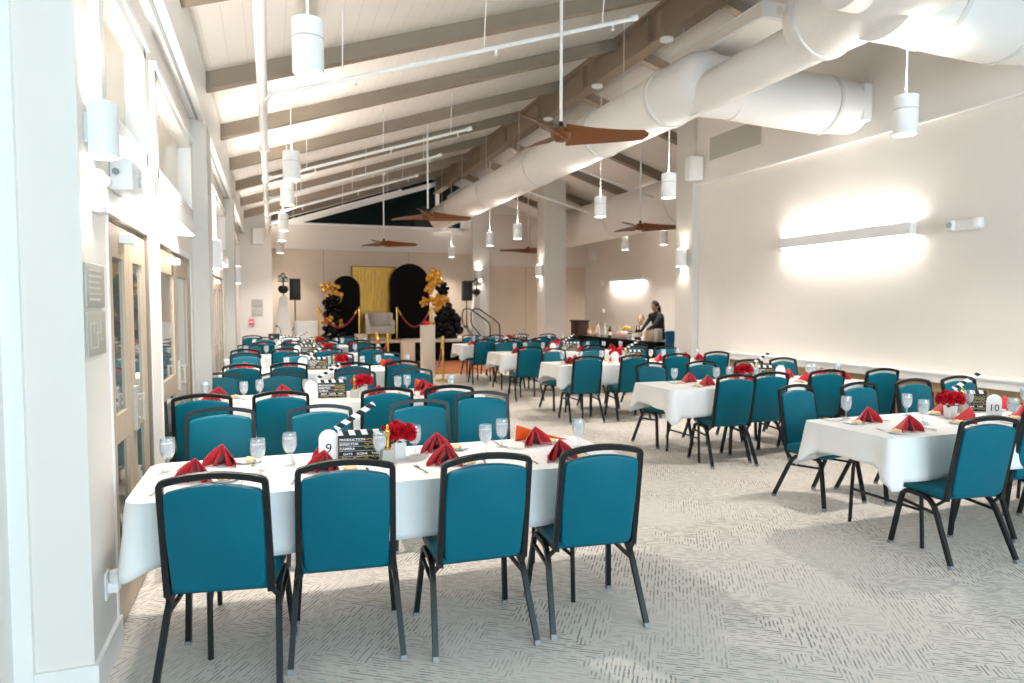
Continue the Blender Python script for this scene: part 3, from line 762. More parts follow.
def trophy_proto():
    t = thing('trophy_statuette', 'x', 'trophy')
    MB().slab([(-0.03, -0.03), (0.03, -0.03), (0.03, 0.03), (-0.03, 0.03)], 0, 0.075, 0.004, lambda x, y, z: (x * (1.1 - 1.6 * z), y * (1.1 - 1.6 * z), z)).build('base', M_plaque, t)
    MB().lathe([(0.0, 0.075), (0.018, 0.075), (0.018, 0.082), (0.007, 0.085), (0.008, 0.11), (0.011, 0.13), (0.009, 0.14), (0.016, 0.165), (0.014, 0.176), (0.005, 0.182), (0.008, 0.193), (0.0075, 0.202), (0.0, 0.208)], 12, cap=False).build('figurine', M_gold, t)
    return t
TR = Stock(trophy_proto())
def number_sign(x, y, rz, num, label, group=None):
    t = thing('table_number_sign', label, 'table sign', (x, y, ZT), rz, group)
    w, h = 0.052, 0.17
    ol = [(-w, 0), (w, 0)] + [(w * math.cos(a), h - w + w * math.sin(a)) for a in [PI * k / 12 for k in range(13)]]
    MB().slab(ol, -0.003, 0.003, 0, lambda a, b, c: (a, -c, b)).build('arch_panel', M_card, t)
    MB().box(-w - 0.008, w + 0.008, -0.025, 0.025, 0, 0.008).build('foot', M_card, t)
    if num: lettering(num, 0.072, M_ink, t, (0, -0.004, 0.066), (R(90), 0, 0), name='numeral')
    return t
def centre(side, r, items):
    tn = tname(side, r)
    if 'c' in items: x, y, a = items['c']; CL.put((x, y, ZT), R(a), 'black and white film clapperboard on the %s' % tn, 'clapperboards')
    if 'v' in items: x, y, a = items['v']; FL.put((x, y, ZT), R(a), 'red flowers in a white vase on the %s' % tn, 'red flower vases')
    if 't' in items: x, y, a = items['t']; TR.put((x, y, ZT), R(a), 'small gold trophy figure in the middle of the %s' % tn, 'gold trophies')
    if 'n' in items:
        x, y, a, num = items['n']
        number_sign(x, y, R(a), num, 'white arched %s sign on the %s' % ('number ' + {'9': 'nine', '10': 'ten'}[num] if num else 'table number', tn), 'arched table signs')
centre('L', 0, {'n': (0.285, 3.76, -6, '9'), 'c': (0.455, 3.72, -6), 'v': (0.655, 3.72, 10), 't': (0.575, 3.60, 0)})
centre('L', 1, {'n': (0.33, 6.30, 0, None), 'c': (0.52, 6.36, -8), 'v': (0.80, 6.44, 30), 't': (0.71, 6.30, 0)})
for r, (yy, xx) in enumerate(((9.2, 0.62), (12.1, 0.66), (14.6, 0.7))):
    centre('L', r + 2, {'n': (xx - 0.24, yy, 0, None), 'c': (xx - 0.04, yy + 0.03, -8), 'v': (xx + 0.26, yy, 50), 't': (xx + 0.15, yy - 0.1, 0)})
centre('R', 0, {'v': (4.80, 3.70, 0), 't': (5.05, 3.80, 0), 'c': (5.22, 3.86, -20), 'n': (5.12, 3.60, -30, '10')})
centre('R', 1, {'v': (4.90, 6.2, 0), 't': (5.10, 6.24, 0), 'c': (5.24, 6.3, -20), 'n': (5.36, 6.16, -25, None)})
for r, (yy, xx) in enumerate(((9.06, 4.85), (11.5, 4.9), (14.25, 4.95))):
    centre('R', r + 2, {'v': (xx, yy, 20), 't': (xx + 0.2, yy + 0.05, 0), 'c': (xx + 0.36, yy + 0.1, -20), 'n': (xx - 0.12, yy - 0.2, -25, None)})
# orange cloths over the aisle-end corner of the door-side tables
for r, (x, y) in enumerate(((1.47, 3.93), (1.42, 6.78), (1.5, 9.55))):
    mb = MB(); n = 6; vs = []
    for i in range(n + 1):
        for j in range(n + 1):
            u, v = i / n, j / n
            vs.append((-0.06 + 0.32 * u, 0.03 * math.sin(u * 5) - 0.03 * v, (0.10 * (1 - u) ** 1.2 + 0.006) * v))
    mb.add(vs, [(i * (n + 1) + j, (i + 1) * (n + 1) + j, (i + 1) * (n + 1) + j + 1, i * (n + 1) + j + 1) for i in range(n) for j in range(n)], True)
    o = mb.build('orange_napkin', M_orange); o.location = (x, y, ZT)
    sm = o.modifiers.new('thickness', 'SOLIDIFY'); sm.thickness = 0.004
    tag(o, 'orange folded napkin at the aisle end of the %s' % tname('L', r), 'napkin', 'orange napkins')
# ------------------------------------------------------------------ ceiling: pendants, fans, ducts, pipes
def pendant(x, y, zb, label, group):
    t = thing('pendant_light', label, 'pendant light', (x, y, zb), 0, group)
    top = zr(x) - zb
    MB().lathe([(0.0, 0.335), (0.094, 0.335), (0.10, 0.33), (0.10, 0.222), (0.0985, 0.219), (0.0985, 0.213), (0.10, 0.21), (0.10, 0.0), (0.092, 0.0), (0.088, 0.025), (0.0, 0.025)], 24, cap=False).build('shade', M_lampw, t)
    MB().lathe([(0.1003, 0.213), (0.1003, 0.218)], 24, cap=False).build('groove', M_groove, t)
    MB().lathe([(0.0, 0.006), (0.090, 0.006)], 24, cap=False).build('lens', M_glow, t)
    MB().cyl((0, 0, 0.33), (0, 0, top), 0.006, n=6).build('stem', M_rod, t)
    MB().lathe([(0.02, 0.337), (0.085, 0.337)], 24, cap=False).build('added_top_glow', M_glow, t)  # glowing disc added on top to go with the ceiling fill
    light('pendant_or_fill_lamp', 'SPOT', (x, y, zb - 0.02), 98, (1, 0.92, 0.83), spot_size=R(125), spot_blend=0.9, shadow_soft_size=0.09)
    light('pendant_or_fill_lamp', 'SPOT', (x, y, zb + 0.36), 26, (1, 0.92, 0.83), (PI, 0, 0), spot_size=R(160), spot_blend=1.0, shadow_soft_size=0.09)  # upward spot added to brighten the ceiling
for k, (x, y) in enumerate(((0.26, 4.67), (0.27, 8.63), (0.27, 10.77), (0.28, 14.51), (0.29, 16.74), (0.30, 20.6))):
    pendant(x, y, 3.10, 'white cylinder pendant light above the door-side tables, %s from us' % ORD[k], 'pendants over the door-side tables')
for k, (x, y) in enumerate(((5.28, 4.58), (5.25, 8.31), (5.28, 10.45), (5.26, 14.48), (5.22, 16.39), (5.31, 20.6))):
    pendant(x, y, 3.10, 'white cylinder pendant light below the big duct, %s from us' % ORD[k], 'pendants over the wall-side tables')
for k, (x, y) in enumerate(((9.15, 14.67), (9.0, 16.35))):
    pendant(x, y, 3.10, 'white cylinder pendant light in the bar alcove, %s from us' % ORD[k], 'pendants in the bar alcove')
def fan(x, y, z, rot, label):
    t = thing('ceiling_fan', label, 'ceiling fan', (x, y, z), R(rot), 'wooden ceiling fans')
    for k in range(3):
        a = k * 2 * PI / 3; mb = MB(); n = 16; vs, fs = [], []
        for i in range(n + 1):
            u = i / n; r = 0.05 + 0.80 * u
            w = 0.070 * (1 - u) ** 2.2 + 0.076 + 0.010 * math.sin(u * PI)
            if u > 0.93: w *= math.sqrt(max(0.12, 1 - ((u - 0.93) / 0.07) ** 2))
            sweep = 0.05 * math.sin(u * PI * 0.9) - 0.015
            tw = -R(8 * (1 - u) + 24)
            for q, th in ((-1, 0), (-0.4, 0.010), (0.4, 0.012), (1, 0.0), (0.4, -0.008), (-0.4, -0.008)):
                px, py, pz = r, sweep + q * w * math.cos(tw), q * w * math.sin(tw) + th * (1.2 - 0.5 * u) - 0.01
                vs.append((px * math.cos(a) - py * math.sin(a), px * math.sin(a) + py * math.cos(a), pz))
        for i in range(n):
            for q in range(6): fs.append((i * 6 + q, i * 6 + (q + 1) % 6, (i + 1) * 6 + (q + 1) % 6, (i + 1) * 6 + q))
        fs.append([n * 6 + q for q in range(6)]); mb.add(vs, fs, True); mb.build('blade', M_wood, t)
    MB().lathe([(0.0, -0.075), (0.05, -0.07), (0.085, -0.045), (0.105, 0.0), (0.085, 0.045), (0.04, 0.07), (0.0, 0.075)], 20, cap=False).build('hub', M_wood, t)
    top = zr(x) - z
    MB().cyl((0, 0, 0.06), (0, 0, 0.12), 0.028, 0.022).build('collar', M_frame, t)
    MB().cyl((0, 0, 0.11), (0, 0, top - 0.05), 0.016, n=10).build('downrod', M_rod, t)
    MB().lathe([(0.06, top), (0.06, top - 0.04), (0.03, top - 0.07), (0.0, top - 0.07)], 14, cap=False).build('canopy', M_rod, t)
fan(2.70, 6.20, 3.27, -21, 'wooden three-blade ceiling fan on a white rod, nearest to us')
fan(2.70, 12.15, 3.22, 8, 'wooden three-blade ceiling fan over the middle tables, in front of the gable window')
fan(2.72, 17.3, 3.17, 2, 'wooden three-blade ceiling fan hanging before the stage backdrop')
fan(7.00, 12.1, 3.18, -22, 'wooden three-blade ceiling fan hanging by the bar alcove')
fan(7.20, 18.9, 3.24, 165, 'wooden three-blade ceiling fan half hidden behind the middle column')
# main spiral duct with two branches to the wall
DX, DZ, DR = 4.90, 4.27, 0.36
t = thing('ventilation_duct', 'large white round air duct hung along the ridge with branches to the white wall', 'air duct', (DX, 0, DZ))
RXD = Matrix.Rotation(-PI / 2, 4, 'X')
MB().lathe([(0.0, 6.78), (0.20, 6.80), (0.31, 6.90), (DR, 7.08), (DR, 20.3), (DR - 0.06, 20.36), (0, 20.36)], 40, M=RXD, cap=False).build('main_run', M_duct, t)
MB().lathe([(0.22, 5.2), (0.22, 7.05)], 36, M=Matrix.Translation((0, 0, -0.15)) @ RXD).build('narrow_run', M_duct, t)
MB().lathe([(0.0, YF + 0.3), (0.30, YF + 0.3), (0.30, 3.3), (DR, 3.6), (DR, 5.22), (0.30, 5.36), (0.2, 5.38), (0.0, 5.38)], 40, M=RXD, cap=False).build('near_run', M_duct, t)
def ring(y, r=DR, parent=None):
    return MB().lathe([(r, y - 0.03), (r + 0.02, y - 0.026), (r + 0.02, y + 0.026), (r, y + 0.03)], 40, M=Matrix.Rotation(-PI / 2, 4, 'X'), cap=False).build('collar_band', M_seam, t)
for y in (3.7, 5.15, 7.75, 9.6, 12.2, 15.3, 18.3): ring(y)
def branch(y, r, x1, z1, y1):
    path = [(-0.05, y, -0.02), (0.45, y, -0.02), (0.95, (y + y1) / 2, z1 / 2 - 0.02), (1.5, y1, z1), (x1, y1, z1)]
    b = MB().tube(path, [r, r, r * 0.97, r * 0.95, r * 0.86], 32).build('branch', M_duct, t)
    MB().tube([(0.44, y, -0.02), (0.49, y, -0.02)], r + 0.015, 32).build('collar_band', M_seam, b)
    MB().tube([(1.52, y1, z1), (1.56, y1, z1)], r * 0.95 + 0.012, 32).build('collar_band', M_seam, b)
    MB().rbox(x1 - 0.12, x1 + 0.02, y1 - r * 0.85, y1 + r * 0.85, z1 - r * 0.62, z1 + r * 0.62, 0.02).build('wall_boot', M_duct, b)
branch(7.12, 0.36, 2.02, -0.20, 6.78); branch(4.45, 0.42, 2.02, 0.0, 4.6)
MB().tube([(-0.05, 4.45, 0.02), (-0.46, 4.45, 0.02)], 0.27, 32).build('end_cap', M_duct, t)
for y in (3.4, 8.3, 10.4, 12.4, 14.5, 16.5, 18.6):
    for s in (-1, 1): MB().cyl((s * 0.37, y, 0.0), (s * 0.37, y, zr(DX + s * .37) - DZ), 0.004, n=5).build('hanger', M_rod, t)
# second duct over the alcove
t = thing('ventilation_duct', 'white round air duct above the bar alcove', 'air duct', (8.35, 0, 3.86))
MB().lathe([(0.0, 11.2), (0.50, 11.2), (0.52, 11.25), (0.52, 20.4), (0.5, 20.45), (0.0, 20.45)], 36, M=Matrix.Rotation(-PI / 2, 4, 'X'), cap=False).build('main_run', M_duct, t)
for y in (12.6, 15.4, 18.0): MB().lathe([(0.52, y - 0.03), (0.54, y), (0.52, y + 0.03)], 36, M=Matrix.Rotation(-PI / 2, 4, 'X'), cap=False).build('collar_band', M_seam, t)
# linear uplights beside the duct
for k, (y0, y1) in enumerate(((6.1, 7.85), (12.55, 14.4), (18.0, 19.8))):
    t = thing('linear_light_box', 'long white linear light box hung over the big duct, %s from us' % ORD[k], 'linear light', (5.20, (y0 + y1) / 2, 4.66), 0, 'linear light boxes by the duct')
    h = (y1 - y0) / 2
    MB().rbox(-0.22, 0.22, -h, h, 0.012, 0.18, 0.006).build('housing', M_lampw, t)
    MB().box(-0.20, 0.20, -h + 0.02, h - 0.02, 0.004, 0.012).build('diffuser', M_white, t)
    MB().box(-0.224, -0.22, -h + 0.01, h - 0.01, 0.03, 0.15).build('side_band', M_band, t)
    MB().tube([(0.0, -h - 0.001, 0.10), (0.0, -h - 0.006, 0.10)], 0.045, 18).build('knockout', M_seam, t)
    for q in (-1, 1):
        MB().cyl((-0.12, q * h * 0.85, 0.17), (-0.12, q * h * 0.85, zr(5.1) - 4.67), 0.004, n=5).build('hanger', M_rod, t)
# sprinkler pipes
t = thing('sprinkler_pipe', 'white sprinkler main pipe running below the rafters above the door-side tables', 'pipe', (-0.03, 0, 3.42))
MB().cyl((0, 1.0, 0), (0, 18.6, 0), 0.042, n=14).build('main_pipe', M_rod, t)
for y in (3.9, 6.4, 8.5, 10.5, 12.5, 14.5): MB().cyl((0, y - 0.07, 0), (0, y + 0.07, 0), 0.058, n=14).build('coupling', M_rod, t)
for k, (y, x1) in enumerate(((3.95, 2.6), (6.4, 3.6), (10.5, 3.0), (12.5, 3.0), (14.6, 3.0), (16.6, 3.0))):
    t = thing('sprinkler_pipe', 'thin white sprinkler branch pipe rising along the roof slope, %s from us' % ORD[k], 'pipe', (0.0, y, 3.42), 0, 'sprinkler branch pipes')
    z1 = SL * x1
    MB().cyl((0.0, 0, 0.0), (x1, 0, z1), 0.021, n=10).build('branch_pipe', M_rod, t)
    MB().cyl((-0.02, 0, 0.0), (0.06, 0, 0.02), 0.034, n=10).build('end_fitting', M_rod, t)
    MB().cyl((x1 - 0.03, 0, z1 - 0.01), (x1 + 0.04, 0, z1 + 0.02), 0.032, n=10).build('end_fitting', M_rod, t)
    for u in (0.18, 0.55, 0.9):
        MB().cyl((x1 * u, 0, z1 * u), (x1 * u, -0.1, zr(x1 * u) - 3.44), 0.006, n=5).build('hanger', M_rod, t)
        MB().lathe([(0.0, -0.075), (0.022, -0.072), (0.006, -0.05), (0.012, -0.03), (0.012, 0)], 8, (x1 * u + .12, 0, z1 * (u + .12 / x1)), cap=False).build('sprinkler_head', M_rod, t)
for k, y in enumerate((6.05, 8.05, 10.1, 12.15)):
    t = thing('smoke_detector', 'round white smoke detector under the ridge beam, %s from us' % ORD[k], 'smoke detector', (RX - 0.02, y, zt - 0.50), 0, 'ridge smoke detectors')
    MB().lathe([(0.05, 0.0), (0.09, -0.01), (0.09, -0.04), (0.05, -0.06), (0.0, -0.062)], 18, cap=False).build('body', M_lampw, t)
    mb = MB()
    for q in (-0.06, -0.02, 0.02): MB().tube([(-0.125, q, 0.33), (-0.125, q, 0.06), (-0.05, q, -0.015)], 0.009, 6).build('conduit', M_ridge, t)

# thin conduits across the far roof bays
for k, (y, x0, x1) in enumerate(((13.0, 5.6, 9.2), (15.9, 5.6, 9.4))):
    o = MB().cyl((x0, y, zr(x0) - 0.95), (x1, y, zr(x1) - 0.75), 0.022, n=8).build('sprinkler_pipe', M_rod)
    tag(o, 'thin white sprinkler pipe sloping down to the alcove, %s from us' % ORD[k], 'pipe', 'alcove sprinkler pipes')

# ------------------------------------------------------------------ wall lamps and devices
def bar_light(name, axis_x, side, y0, y1, zb, h, d, label, group, pw, up=True):
    t = thing(name, label, 'wall light', (axis_x, (y0 + y1) / 2, zb), 0, group)
    L = (y1 - y0) / 2; a, b = sorted((0.012 * side, d * side))
    MB().box(a, b, -L, L, 0, h).build('housing', M_lampw, t)
    c, e = sorted((0.02 * side, (d - 0.012) * side))
    MB().box(c, e, -L + 0.01, L - 0.01, -0.004, -0.001).build('lens', M_bar, t)
    if up: MB().box(c, e, -L + 0.01, L - 0.01, h + 0.001, h + 0.004).build('lens', M_bar, t)
    MB().box(min(0, 0.014 * side), max(0, 0.014 * side), -L * .8, L * .8, 0.02, h - .02).build('mount', M_lampw, t)
    for z, r in ((zb - 0.012, 0), (zb + h + 0.012, PI)) if up else ((zb - 0.012, 0),):
        light('bar_lamp', 'AREA', (axis_x + side * d * 0.55, (y0 + y1) / 2, z), pw, (1, 0.93, 0.84), (r, 0, 0), shape='RECTANGLE', size=d * 0.7, size_y=L * 2)
bar_light('wall_bar_light', XR, -1, 5.87, 7.98, 2.42, 0.145, 0.11, 'long white bar light glowing on the white wall above the wall-side tables', 'bar wall lights', 9.5)
bar_light('wall_bar_light', XA, -1, 17.5, 19.5, 2.36, 0.10, 0.10, 'long bar light glowing on the alcove wall above the bar', 'bar wall lights', 24, False)
bar_light('wall_bar_light', XL, 1, 4.05, 6.1, 2.17, 0.11, 0.14, 'white bar light over the two nearest wooden doors', 'bar wall lights', 6)
bar_light('wall_bar_light', XL, 1, 8.7, 10.8, 2.17, 0.11, 0.14, 'white bar light over the far wooden door, beyond the first pilaster', 'bar wall lights', 6)
bar_light('wall_bar_light', XL, 1, 13.6, 15.7, 2.17, 0.11, 0.14, 'white bar light near the end of the door wall', 'bar wall lights', 6)
def sconce(x, y, z, dx, dy, label, k=1.0):
    t = thing('wall_sconce', label, 'sconce', (x, y, z), math.atan2(dy, dx), 'cylinder wall sconces')
    ol = [(0.015, -0.10 * k)] + arc(0.06 * k, 0, 0.10 * k, -PI / 2, PI / 2, 12) + [(0.015, 0.10 * k)]; hh = 0.15 * k
    MB().slab(ol, -hh, hh, 0.0).build('shade', M_lampw, t)
    MB().box(0.0, 0.016, -0.05, 0.05, -0.06, 0.06).build('mount', M_lampw, t)
    for s in (-1, 1):
        MB().slab([(0.02 + (p[0] - .02) * .9, p[1] * .9) for p in ol], s * (hh + 0.002) - 0.001, s * (hh + 0.002) + 0.001).build('lens', M_glow, t)
        light('sconce_lamp', 'SPOT', (x + dx * 0.07, y + dy * 0.07, z + s * 0.17), 6 * k, (1, 0.92, 0.8), (0 if s < 0 else PI, 0, 0), spot_size=R(120), spot_blend=0.6, shadow_soft_size=0.06)
sconce(XL, 3.29, 2.33, 1, 0, 'white half-round sconce high on the near end of the door wall, beside the fire alarm', 0.72)
sconce(-0.63, YP1 + 0.72, 2.15, 1, 0, 'white half-round sconce beyond the first pilaster')
sconce(-0.63, YP2 + 0.72, 2.15, 1, 0, 'white half-round sconce beyond the second pilaster')
sconce(6.86, 17.05, 2.54, -1, 0, 'white sconce lit on the middle column')
sconce(6.86, 10.33, 2.44, -1, 0, 'white sconce lit on the column at the end of the white wall')
sconce(6.38, YB - 0.22, 2.6, 0, -1, 'white sconce lit on the back pilaster beside the stage')
def emergency(x, y, z, side, label):
    t = thing('emergency_light', label, 'emergency light', (x, y, z), 0 if side > 0 else PI)
    MB().rbox(0.0, 0.07, -0.17, 0.17, -0.06, 0.06, 0.02).build('body', M_lampw, t)
    for s in (-1, 1):
        MB().rbox(0.02, 0.11, s * 0.15 - 0.05, s * 0.15 + 0.05, -0.055, 0.065, 0.03).build('lamp_head', M_lampw, t)
    MB().tube([(0.108, -0.14, 0.005), (0.114, -0.14, 0.005)], 0.034, 16).build('lens', M_lens, t)
emergency(XR, 5.26, 2.46, -1, 'white twin-head emergency light on the white wall beside the glowing bar')
t = thing('emergency_light', 'white box emergency light with a round lens above the first door', 'emergency light', (XL, 3.82, 2.22))
MB().rbox(0.0, 0.10, -0.15, 0.15, -0.075, 0.075, 0.015).build('body', M_lampw, t)
MB().tube([(0.03, -0.152, 0.01), (0.03, -0.158, 0.01)], 0.016, 14).build('lens', M_groove, t)
MB().tube([(0.098, 0.02, 0.0), (0.106, 0.02, 0.0)], 0.035, 16).build('lens', M_lens, t)
t = thing('fire_alarm', 'white fire alarm strobe with red letters below the nearest sconce', 'fire alarm', (XL, 3.37, 2.09))
MB().rbox(0.0, 0.045, -0.06, 0.06, -0.095, 0.085, 0.012).build('body', M_lampw, t)
MB().sphere((0.045, 0.028, 0.045), 0.028, 14, 8, 0.7).build('strobe_lens', M_lens, t)
for k, c in enumerate('FIRE'):
    lettering(c, 0.034, M_pink, t, (0.046, -0.035, 0.028 - 0.032 * k), (R(90), 0, R(90)), bold=0.0006)
for z, lb in ((1.685, 'upper grey wall plaque with lines of text beside the first door'), (1.485, 'lower grey wall plaque with a raised floor map beside the first door')):
    t = thing('wall_plaque', lb, 'plaque', (XL, 3.30, z), 0, 'grey wall plaques')
    MB().rbox(0.0, 0.012, -0.155, 0.155, -0.092, 0.092, 0.004).build('plate', M_plaque, t)
    mb = MB()
    if z > 1.6:
        for k in range(6): mb.box(0.012, 0.0135, -0.125, 0.08 + 0.03 * math.sin(k * 2.1), 0.058 - k * 0.024, 0.066 - k * 0.024)
    else:
        for a, b, c, d in ((-.12, -.02, .04, .046), (-.02, .05, .0, .006), (.05, .12, -.03, -.024), (-.12, .0, -.06, -.054), (-.12, -.114, -.06, .04), (.0, .006, -.06, .046), (.06, .066, -.03, .06), (-.06, -.054, .0, .06)):
            mb.box(0.012, 0.0135, a, b, c, d)
    mb.build('raised_mark', M_plaqt, t)
t = thing('wall_outlet', 'white outlet with a plugged-in night light low beside the first door', 'outlet', (XL, 3.37, 0.375))
MB().rbox(0.0, 0.008, -0.037, 0.037, -0.06, 0.06, 0.003).build('cover_plate', M_lampw, t)
MB().rbox(0.006, 0.055, -0.028, 0.028, -0.035, 0.015, 0.012).lathe([(0.0, 0.0), (0.030, 0.0), (0.033, 0.03), (0.030, 0.055), (0.0, 0.06)], 16, (0.045, 0, 0.005), cap=False).build('plug_in', M_ceram, t)
# wall speakers, grille, small plates
def speaker_box(x, y, z, rz, label):
    t = thing('wall_speaker', label, 'speaker', (x, y, z), rz, 'white wall speakers')
    MB().rbox(-0.13, 0.13, -0.22, -0.02, -0.2, 0.2, 0.03).build('cabinet', M_lampw, t)
    MB().rbox(-0.10, 0.10, -0.228, -0.215, -0.17, 0.17, 0.02).build('grille', M_white, t)
    MB().box(-0.04, 0.04, -0.03, 0.0, -0.06, 0.06).build('bracket', M_lampw, t)
speaker_box(6.82, 10.1, 3.92, R(-10), 'white wall speaker high on the column beside the air grille')
speaker_box(-0.28, YJ, 3.30, R(10), 'white wall speaker high on the end wall by the doors')
speaker_box(XA, 20.7, 3.32, R(-80), 'white wall speaker high in the far alcove corner')
t = thing('air_grille', 'grey louvred air grille in the upper white wall', 'vent', (XR - 0.06, 9.1, 4.2))
MB().box(-0.012, 0, -0.68, -0.64, -0.22, 0.22).box(-0.012, 0, 0.64, 0.68, -0.22, 0.22).box(-0.012, 0, -0.68, 0.68, 0.19, 0.22).box(-0.012, 0, -0.68, 0.68, -0.22, -0.19).build('frame', M_white, t)
mb = MB()
for k in range(14): mb.box(-0.010, -0.002, -0.64, 0.64, -0.19 + k * 0.0272, -0.172 + k * 0.0272)
mb.box(-0.003, -0.001, -0.64, 0.64, -0.19, 0.19); mb.build('louvre', M_grille, t)
for lb, (x, y, z), s, cat in (('small white thermostat on the alcove wall', (XA, 20.2, 2.35), 0.09, 'thermostat'), ('small white light switch low on the alcove wall', (XA, 20.1, 1.45), 0.05, 'switch')):
    t = thing('wall_control' if cat == 'thermostat' else 'light_switch', lb, cat, (x, y, z))
    MB().rbox(-0.03, 0, -s, s, -s * 1.1, s * 1.1, 0.01).build('cover', M_lampw, t); MB().box(-0.034, -0.029, -s * .4, s * .4, -s * .5, s * .5).build('button', M_white, t)
for z, lb in ((1.66, 'upper grey plaque on the far end wall'), (1.44, 'lower grey plaque on the far end wall')):
    t = thing('wall_plaque', lb, 'plaque', (-0.30, YJ, z), 0, 'far wall plaques'); MB().rbox(-0.13, 0.13, -0.012, 0, -0.10, 0.10, 0.004).build('plate', M_plaque, t)
    MB().box(-.09, .09, -.014, -.011, -.01, 0).build('raised_mark', M_plaqt, t)
t = thing('fire_pull_station', 'small red fire alarm pull box on the far end wall', 'fire alarm', (-0.43, YJ, 1.20))
MB().rbox(-0.06, 0.06, -0.05, 0, -0.08, 0.08, 0.01).build('body', M_pink, t); MB().box(-0.04, 0.04, -0.055, -0.045, -0.01, 0.02).build('handle', M_card, t)

# ------------------------------------------------------------------ stage
SY, SH = 19.25, 0.62
t = thing('stage', 'low stage with black skirt and pale top edge at the back wall', 'stage', (3.0, 0, 0))
MB().box(-2.0, 3.05, SY, YB - 0.11, SH - 0.06, SH).build('deck', M_band, t)
mb = MB(); n = 160; vs, fs = [], []
pts = [(-2.0, YB - 0.2)] + [(-2.0 + 5.05 * i / n, SY + 0.02 + 0.012 * math.sin(i * 1.9)) for i in range(n + 1)] + [(3.05, YB - 0.2)]
for x, y in pts: vs += [(x, y, 0.015), (x, y, SH - 0.06)]
for i in range(len(pts) - 1): fs.append((2 * i, 2 * i + 2, 2 * i + 3, 2 * i + 1))
mb.add(vs, fs, True); mb.build('skirt', M_black, t)
def arch_board(x, y, w, h, z0, label):
    t = thing('arch_backdrop', label, 'backdrop', (x, y, z0), 0, 'black arch backdrops')
    r = w / 2; ol = [(-r, 0.0), (r, 0.0)] + arc(0, h - r, r, 0, PI, 24)
    MB().slab(ol, -0.03, 0.03, 0.008, lambda a, b, c: (a, -c, b)).build('panel', M_black, t)
    for s in (-1, 1): MB().box(s * r * .6 - 0.02, s * r * .6 + 0.02, -0.2, 0.2, 0, 0.02).build('foot', M_blackp, t)
arch_board(2.10, 20.45, 0.80, 1.86, SH, 'smaller black arched backdrop board on the stage beside the gold curtain')
arch_board(3.98, 20.45, 1.18, 2.25, SH, 'taller black arched backdrop board on the stage beside the gold curtain')
t = thing('gold_fringe_curtain', 'shiny gold foil fringe curtain hanging between the two black arches', 'curtain', (2.95, 20.75, SH))
mb = MB(); rd = random.Random(2)
for k in range(60):
    x = -0.62 + 1.24 * k / 59; path = []
    for i in range(9): path.append((x + rd.uniform(-.006, .006) + 0.01 * math.sin(i + k), 0.02 * math.sin(k * 1.3 + i * .4), 2.12 - 2.1 * i / 8))
    mb.tube(path, 1.0, prof=(0.013, 0.0025), up=(0, 1, 0))
mb.build('fringe', M_fringe, t)['kind'] = 'stuff'
MB().box(-0.63, 0.63, -0.02, 0.02, 2.08, 2.14).build('header', M_fringe, t)
MB().cyl((-0.66, 0.03, 2.15), (0.66, 0.03, 2.15), 0.015).cyl((-0.65, 0.04, 0), (-0.65, 0.04, 2.15), 0.015).cyl((0.65, 0.04, 0), (0.65, 0.04, 2.15), 0.015).build('frame', M_blackp, t)
t = thing('armchair', 'pale upholstered curved-back armchair in the middle of the stage', 'armchair', (2.98, 20.0, SH))
ol = arc(0, 0, 0.40, 0, PI, 20) + arc(0, 0, 0.30, PI, 0, 20)
MB().slab(ol, 0.18, 0.78, 0.03, lambda x, y, z: (x, y * 0.8, z + (0.0 if z < .5 else 0.02 * y / .4))).build('backrest', M_sofa, t)
MB().rbox(-0.32, 0.32, -0.34, 0.22, 0.18, 0.42, 0.05).build('seat', M_sofa, t)
for s in (-1, 1):
    MB().rbox(s * 0.35 - 0.06, s * 0.35 + 0.06, -0.34, 0.1, 0.18, 0.58, 0.04).build('arm', M_sofa, t)
    for q in (-0.28, 0.2): MB().cyl((s * 0.28, q, 0), (s * 0.28, q, 0.2), 0.02, 0.028, n=8).build('leg', M_gold, t)
# balloon garlands
def garland(x, y, z, spec, label):
    t = thing('balloon_garland', label, 'balloons', (x, y, z), 0, 'balloon garlands')
    rd = random.Random(len(spec))
    for cx, cz, spread, nb, r0, r1, m in spec:
        for k in range(nb):
            a = k * 2.4; q = 1.22 * spread * math.sqrt((k + 0.4) / nb)
            r = rd.uniform(r0, r1)
            MB().lathe([(0.0, -1.07 * r), (0.10 * r, -1.06 * r), (0.08 * r, -1.0 * r), (0.55 * r, -0.78 * r), (0.93 * r, -0.3 * r), (r, 0.12 * r), (0.85 * r, 0.58 * r), (0.5 * r, 0.88 * r), (0.0, r)], 14, cap=False,
                       M=Matrix.Translation((cx + q * math.cos(a), -0.06 - rd.uniform(0, 0.16), cz + q * math.sin(a))) @ Matrix.Rotation(rd.uniform(-1, 1), 4, 'X') @ Matrix.Rotation(rd.uniform(-1, 1), 4, 'Y')).build('balloon', m, t)
garland(1.56, 20.3, SH, [(0.08, 1.45, 0.20, 10, 0.05, 0.10, M_goldb), (0.30, 1.22, 0.10, 5, 0.07, 0.09, M_goldb), (0.06, 1.10, 0.17, 9, 0.07, 0.12, M_blackb), (0.10, 0.78, 0.18, 9, 0.07, 0.12, M_blackb),
        (0.02, 0.55, 0.13, 6, 0.07, 0.11, M_goldb), (0.32, 0.5, 0.10, 7, 0.04, 0.065, M_goldb), (0.12, 0.25, 0.24, 14, 0.07, 0.13, M_blackb)], 'gold and black balloon garland climbing the smaller arch')
